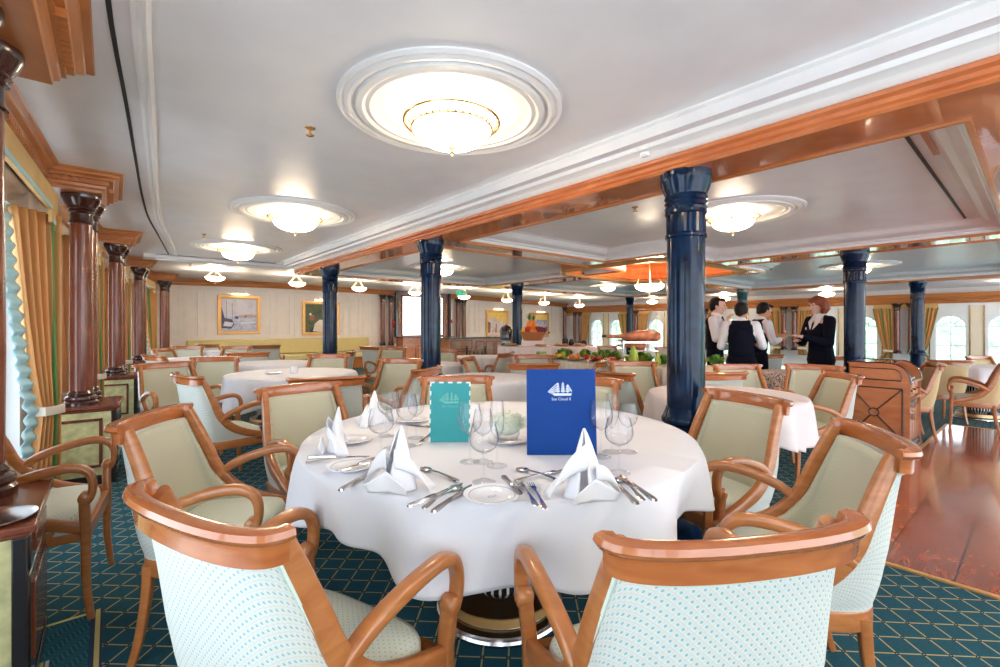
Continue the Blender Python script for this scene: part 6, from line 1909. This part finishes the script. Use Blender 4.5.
        m.ball(hp((0, -.066, -.035)), (.056, .030, .045), n=12, m=8, M=R)
        for i in range(7): m.ball(hp((-.04 + .013 * i, .072 + .006 * (i % 2), .096)), (.012, .022, .012), n=8, m=6, M=R)
    fuse(m.build('hair', hair, t, smooth=180), .007, 2)
    g_ = .016
    def grow(P, e): return [(*p[:3], *[q + e for q in p[3:]]) for p in P]
    if not female:
        m = MB(); capsule(m, grow(L(1), .017)); capsule(m, grow(L(-1), .017)); capsule(m, [(0, 0, .83, .152, .108), (0, T(.95), .97, .135, .10)])
        fuse(m.build('trousers', SUIT, t, smooth=180), .011)
        m = MB(); capsule(m, grow(torso[1:4], .014)); capsule(m, [(0, T(1.31), 1.325, .085, .065), (0, T(1.36) + .004, 1.37, .064, .062)])
        for sx in (-1, 1):
            S, E, Hd = arms[sx]; m_ = (S + E) / 2; n_ = E + (Hd - E) * .82
            capsule(m, [(*S, .060), (*m_, .056), (*E, .050), (*((E + n_) / 2), .047), (*n_, .036)])
            capsule(m, [(*S, .058), (0, T(1.3), 1.29, .07)])
        fuse(m.build('shirt', SHIRT, t, smooth=180), .009)
        m = MB(); capsule(m, [(0, .0, .93, .158, .118), (0, T(1.0), 1.02, .148, .114), (0, T(1.12), 1.14, .166, .120), (0, T(1.24) - .004, 1.235, .150, .112)])
        for sx in (-1, 1):
            capsule(m, [(sx * .10, T(1.22) - .05, 1.22, .048), (sx * .088, T(1.31) - .025, 1.335, .030), (sx * .085, T(1.3) + .03, 1.30, .030), (sx * .075, T(1.2) + .06, 1.20, .045)])
        capsule(m, [(-.085, T(1.27) - .062, 1.27, .056), (.085, T(1.27) - .062, 1.27, .056)]); capsule(m, [(-.07, T(1.32) - .045, 1.325, .035), (.07, T(1.32) - .045, 1.325, .035)])
        fuse(m.build('waistcoat', SUIT, t, smooth=180), .009, 3)
        m = MB(); capsule(m, [(0, T(1.34) + .078, 1.335, .016), (0, T(1.28) + .104, 1.25, .022), (0, T(1.2) + .122, 1.16, .020)], n=8); fuse(m.build('necktie', SUIT, t, smooth=180), .007, 2)
        m = MB()
        for sx in (-1, 1): m.add([(sx * .012, T(1.35) + .078, 1.345), (sx * .055, T(1.35) + .05, 1.365), (sx * .05, T(1.34) + .075, 1.315), (sx * .012, T(1.35) + .070, 1.345), (sx * .055, T(1.35) + .042, 1.365), (sx * .05, T(1.34) + .067, 1.315)], [(0, 1, 2), (3, 5, 4), (0, 3, 4, 1), (1, 4, 5, 2), (2, 5, 3, 0)])
        m.build('collar', SHIRT, t, smooth=0)
    else:
        m = MB(); capsule(m, [(0, 0, .47, .165, .13), (0, 0, .70, .168, .135), (0, 0, .90, .155, .118), (0, T(.98), 1.0, .135, .105)])
        fuse(m.build('skirt', SUIT, t, smooth=180), .011)
        m = MB(); capsule(m, [(0, T(1.15) + .03, 1.2, .10, .075), (0, T(1.33) + .012, 1.33, .075, .062), (0, T(1.37) + .01, 1.375, .060, .058)]); fuse(m.build('blouse', SHIRT, t, smooth=180), .009)
        m = MB(); capsule(m, [(0, 0, .80, .178, .135), (0, T(.92), .92, .155, .118), (0, T(1.02), 1.03, .142, .110), (0, T(1.14) + .008, 1.15, .160, .128), (0, T(1.25), 1.255, .150, .098)])
        for sx in (-1, 1):
            S, E, Hd = arms[sx]; m_ = (S + E) / 2; n_ = E + (Hd - E) * .88
            capsule(m, [(*S, .066), (*m_, .060), (*E, .053), (*((E + n_) / 2), .048), (*n_, .040)])
            capsule(m, [(*S, .058), (sx * .06, T(1.3) - .02, 1.325, .045)])
        fuse(m.build('jacket', SUIT, t, smooth=180), .009)
        m = MB()
        for sx in (-1, 1): m.add([(sx * .02, T(1.3) + .068, 1.345), (sx * .075, T(1.3) + .03, 1.365), (sx * .085, T(1.28) + .088, 1.28), (sx * .02, T(1.2) + .128, 1.19), (sx * .02, T(1.3) + .058, 1.345), (sx * .075, T(1.3) + .02, 1.365), (sx * .085, T(1.28) + .078, 1.28), (sx * .02, T(1.2) + .118, 1.19)], [(0, 1, 2, 3), (4, 7, 6, 5), (0, 4, 5, 1), (1, 5, 6, 2), (2, 6, 7, 3), (3, 7, 4, 0)])
        m.build('collar', SHIRT, t, smooth=0)
        m = MB(); m.ball((.085, T(1.22) + .122, 1.20), (.012, .004, .018), n=8, m=6); m.build('name_badge', SILVERP, t)
    m = MB()
    for sx in (-1, 1): capsule(m, [(sx * .092, -.03, .045, .040), (sx * .096, .06, .034, .036), (sx * .10, .14, .028, .028)])
    fuse(m.build('shoes', EBONY, t, smooth=180), .010, 3)
    return t
WG = None
person('waiter in black waistcoat facing us with a hand raised to his chin', 715, 6.5, 1.67, .80, -.60, SKINP, HAIRB, False,
       ((.23, .06, 1.05), (.06, .17, 1.30)), ((-.24, .08, 1.03), (-.06, .22, 1.02)), .01, .10, .05)
person('waiter in black waistcoat standing with his back to us, in front of the others', 741, 5.85, 1.57, .55, .83, SKIN, HAIRB, False,
       ((.245, .05, 1.03), (.17, .28, 1.04)), ((-.24, .02, 1.02), (-.15, .22, 1.00)), .03, .12, -.25)
person('waiter in profile looking down at the folder he holds', 757, 6.65, 1.62, .97, .10, SKIN, HAIRB, False,
       ((.235, .07, 1.04), (.10, .29, 1.08)), ((-.235, .07, 1.04), (-.10, .30, 1.08)), .06, .38, 0)
person('red-haired woman in a navy suit facing the waiters', 821, 6.0, 1.66, -.97, -.12, SKINP, HAIRR, True,
       ((.21, .08, 1.02), (.06, .27, 1.05)), ((-.21, .08, 1.02), (-.08, .33, 1.10)), .02, .05, 0)
# the folder in his hands
x, y = WP(757, 6.65); c = W(.97, .10)
p = (x + c[0] * .36, y + c[1] * .36, 1.095 * 1.62 / 1.6 + FZ(x) + .01)
m = MB(); MANILA = plain('manila', (0.62, 0.46, 0.28), .6)
M_ = Matrix.Rotation(head(.97, .1), 3, 'Z') @ Matrix.Rotation(.5, 3, 'X')
m.box((0, 0, 0), (.25, .17, .012), M=M_); m.box((0, 0, .009), (.24, .16, .004), M=M_)
tag(m.build('folder', MANILA, loc=p, bevel=.002), 'tan folder held open by the waiter looking down', 'folder')
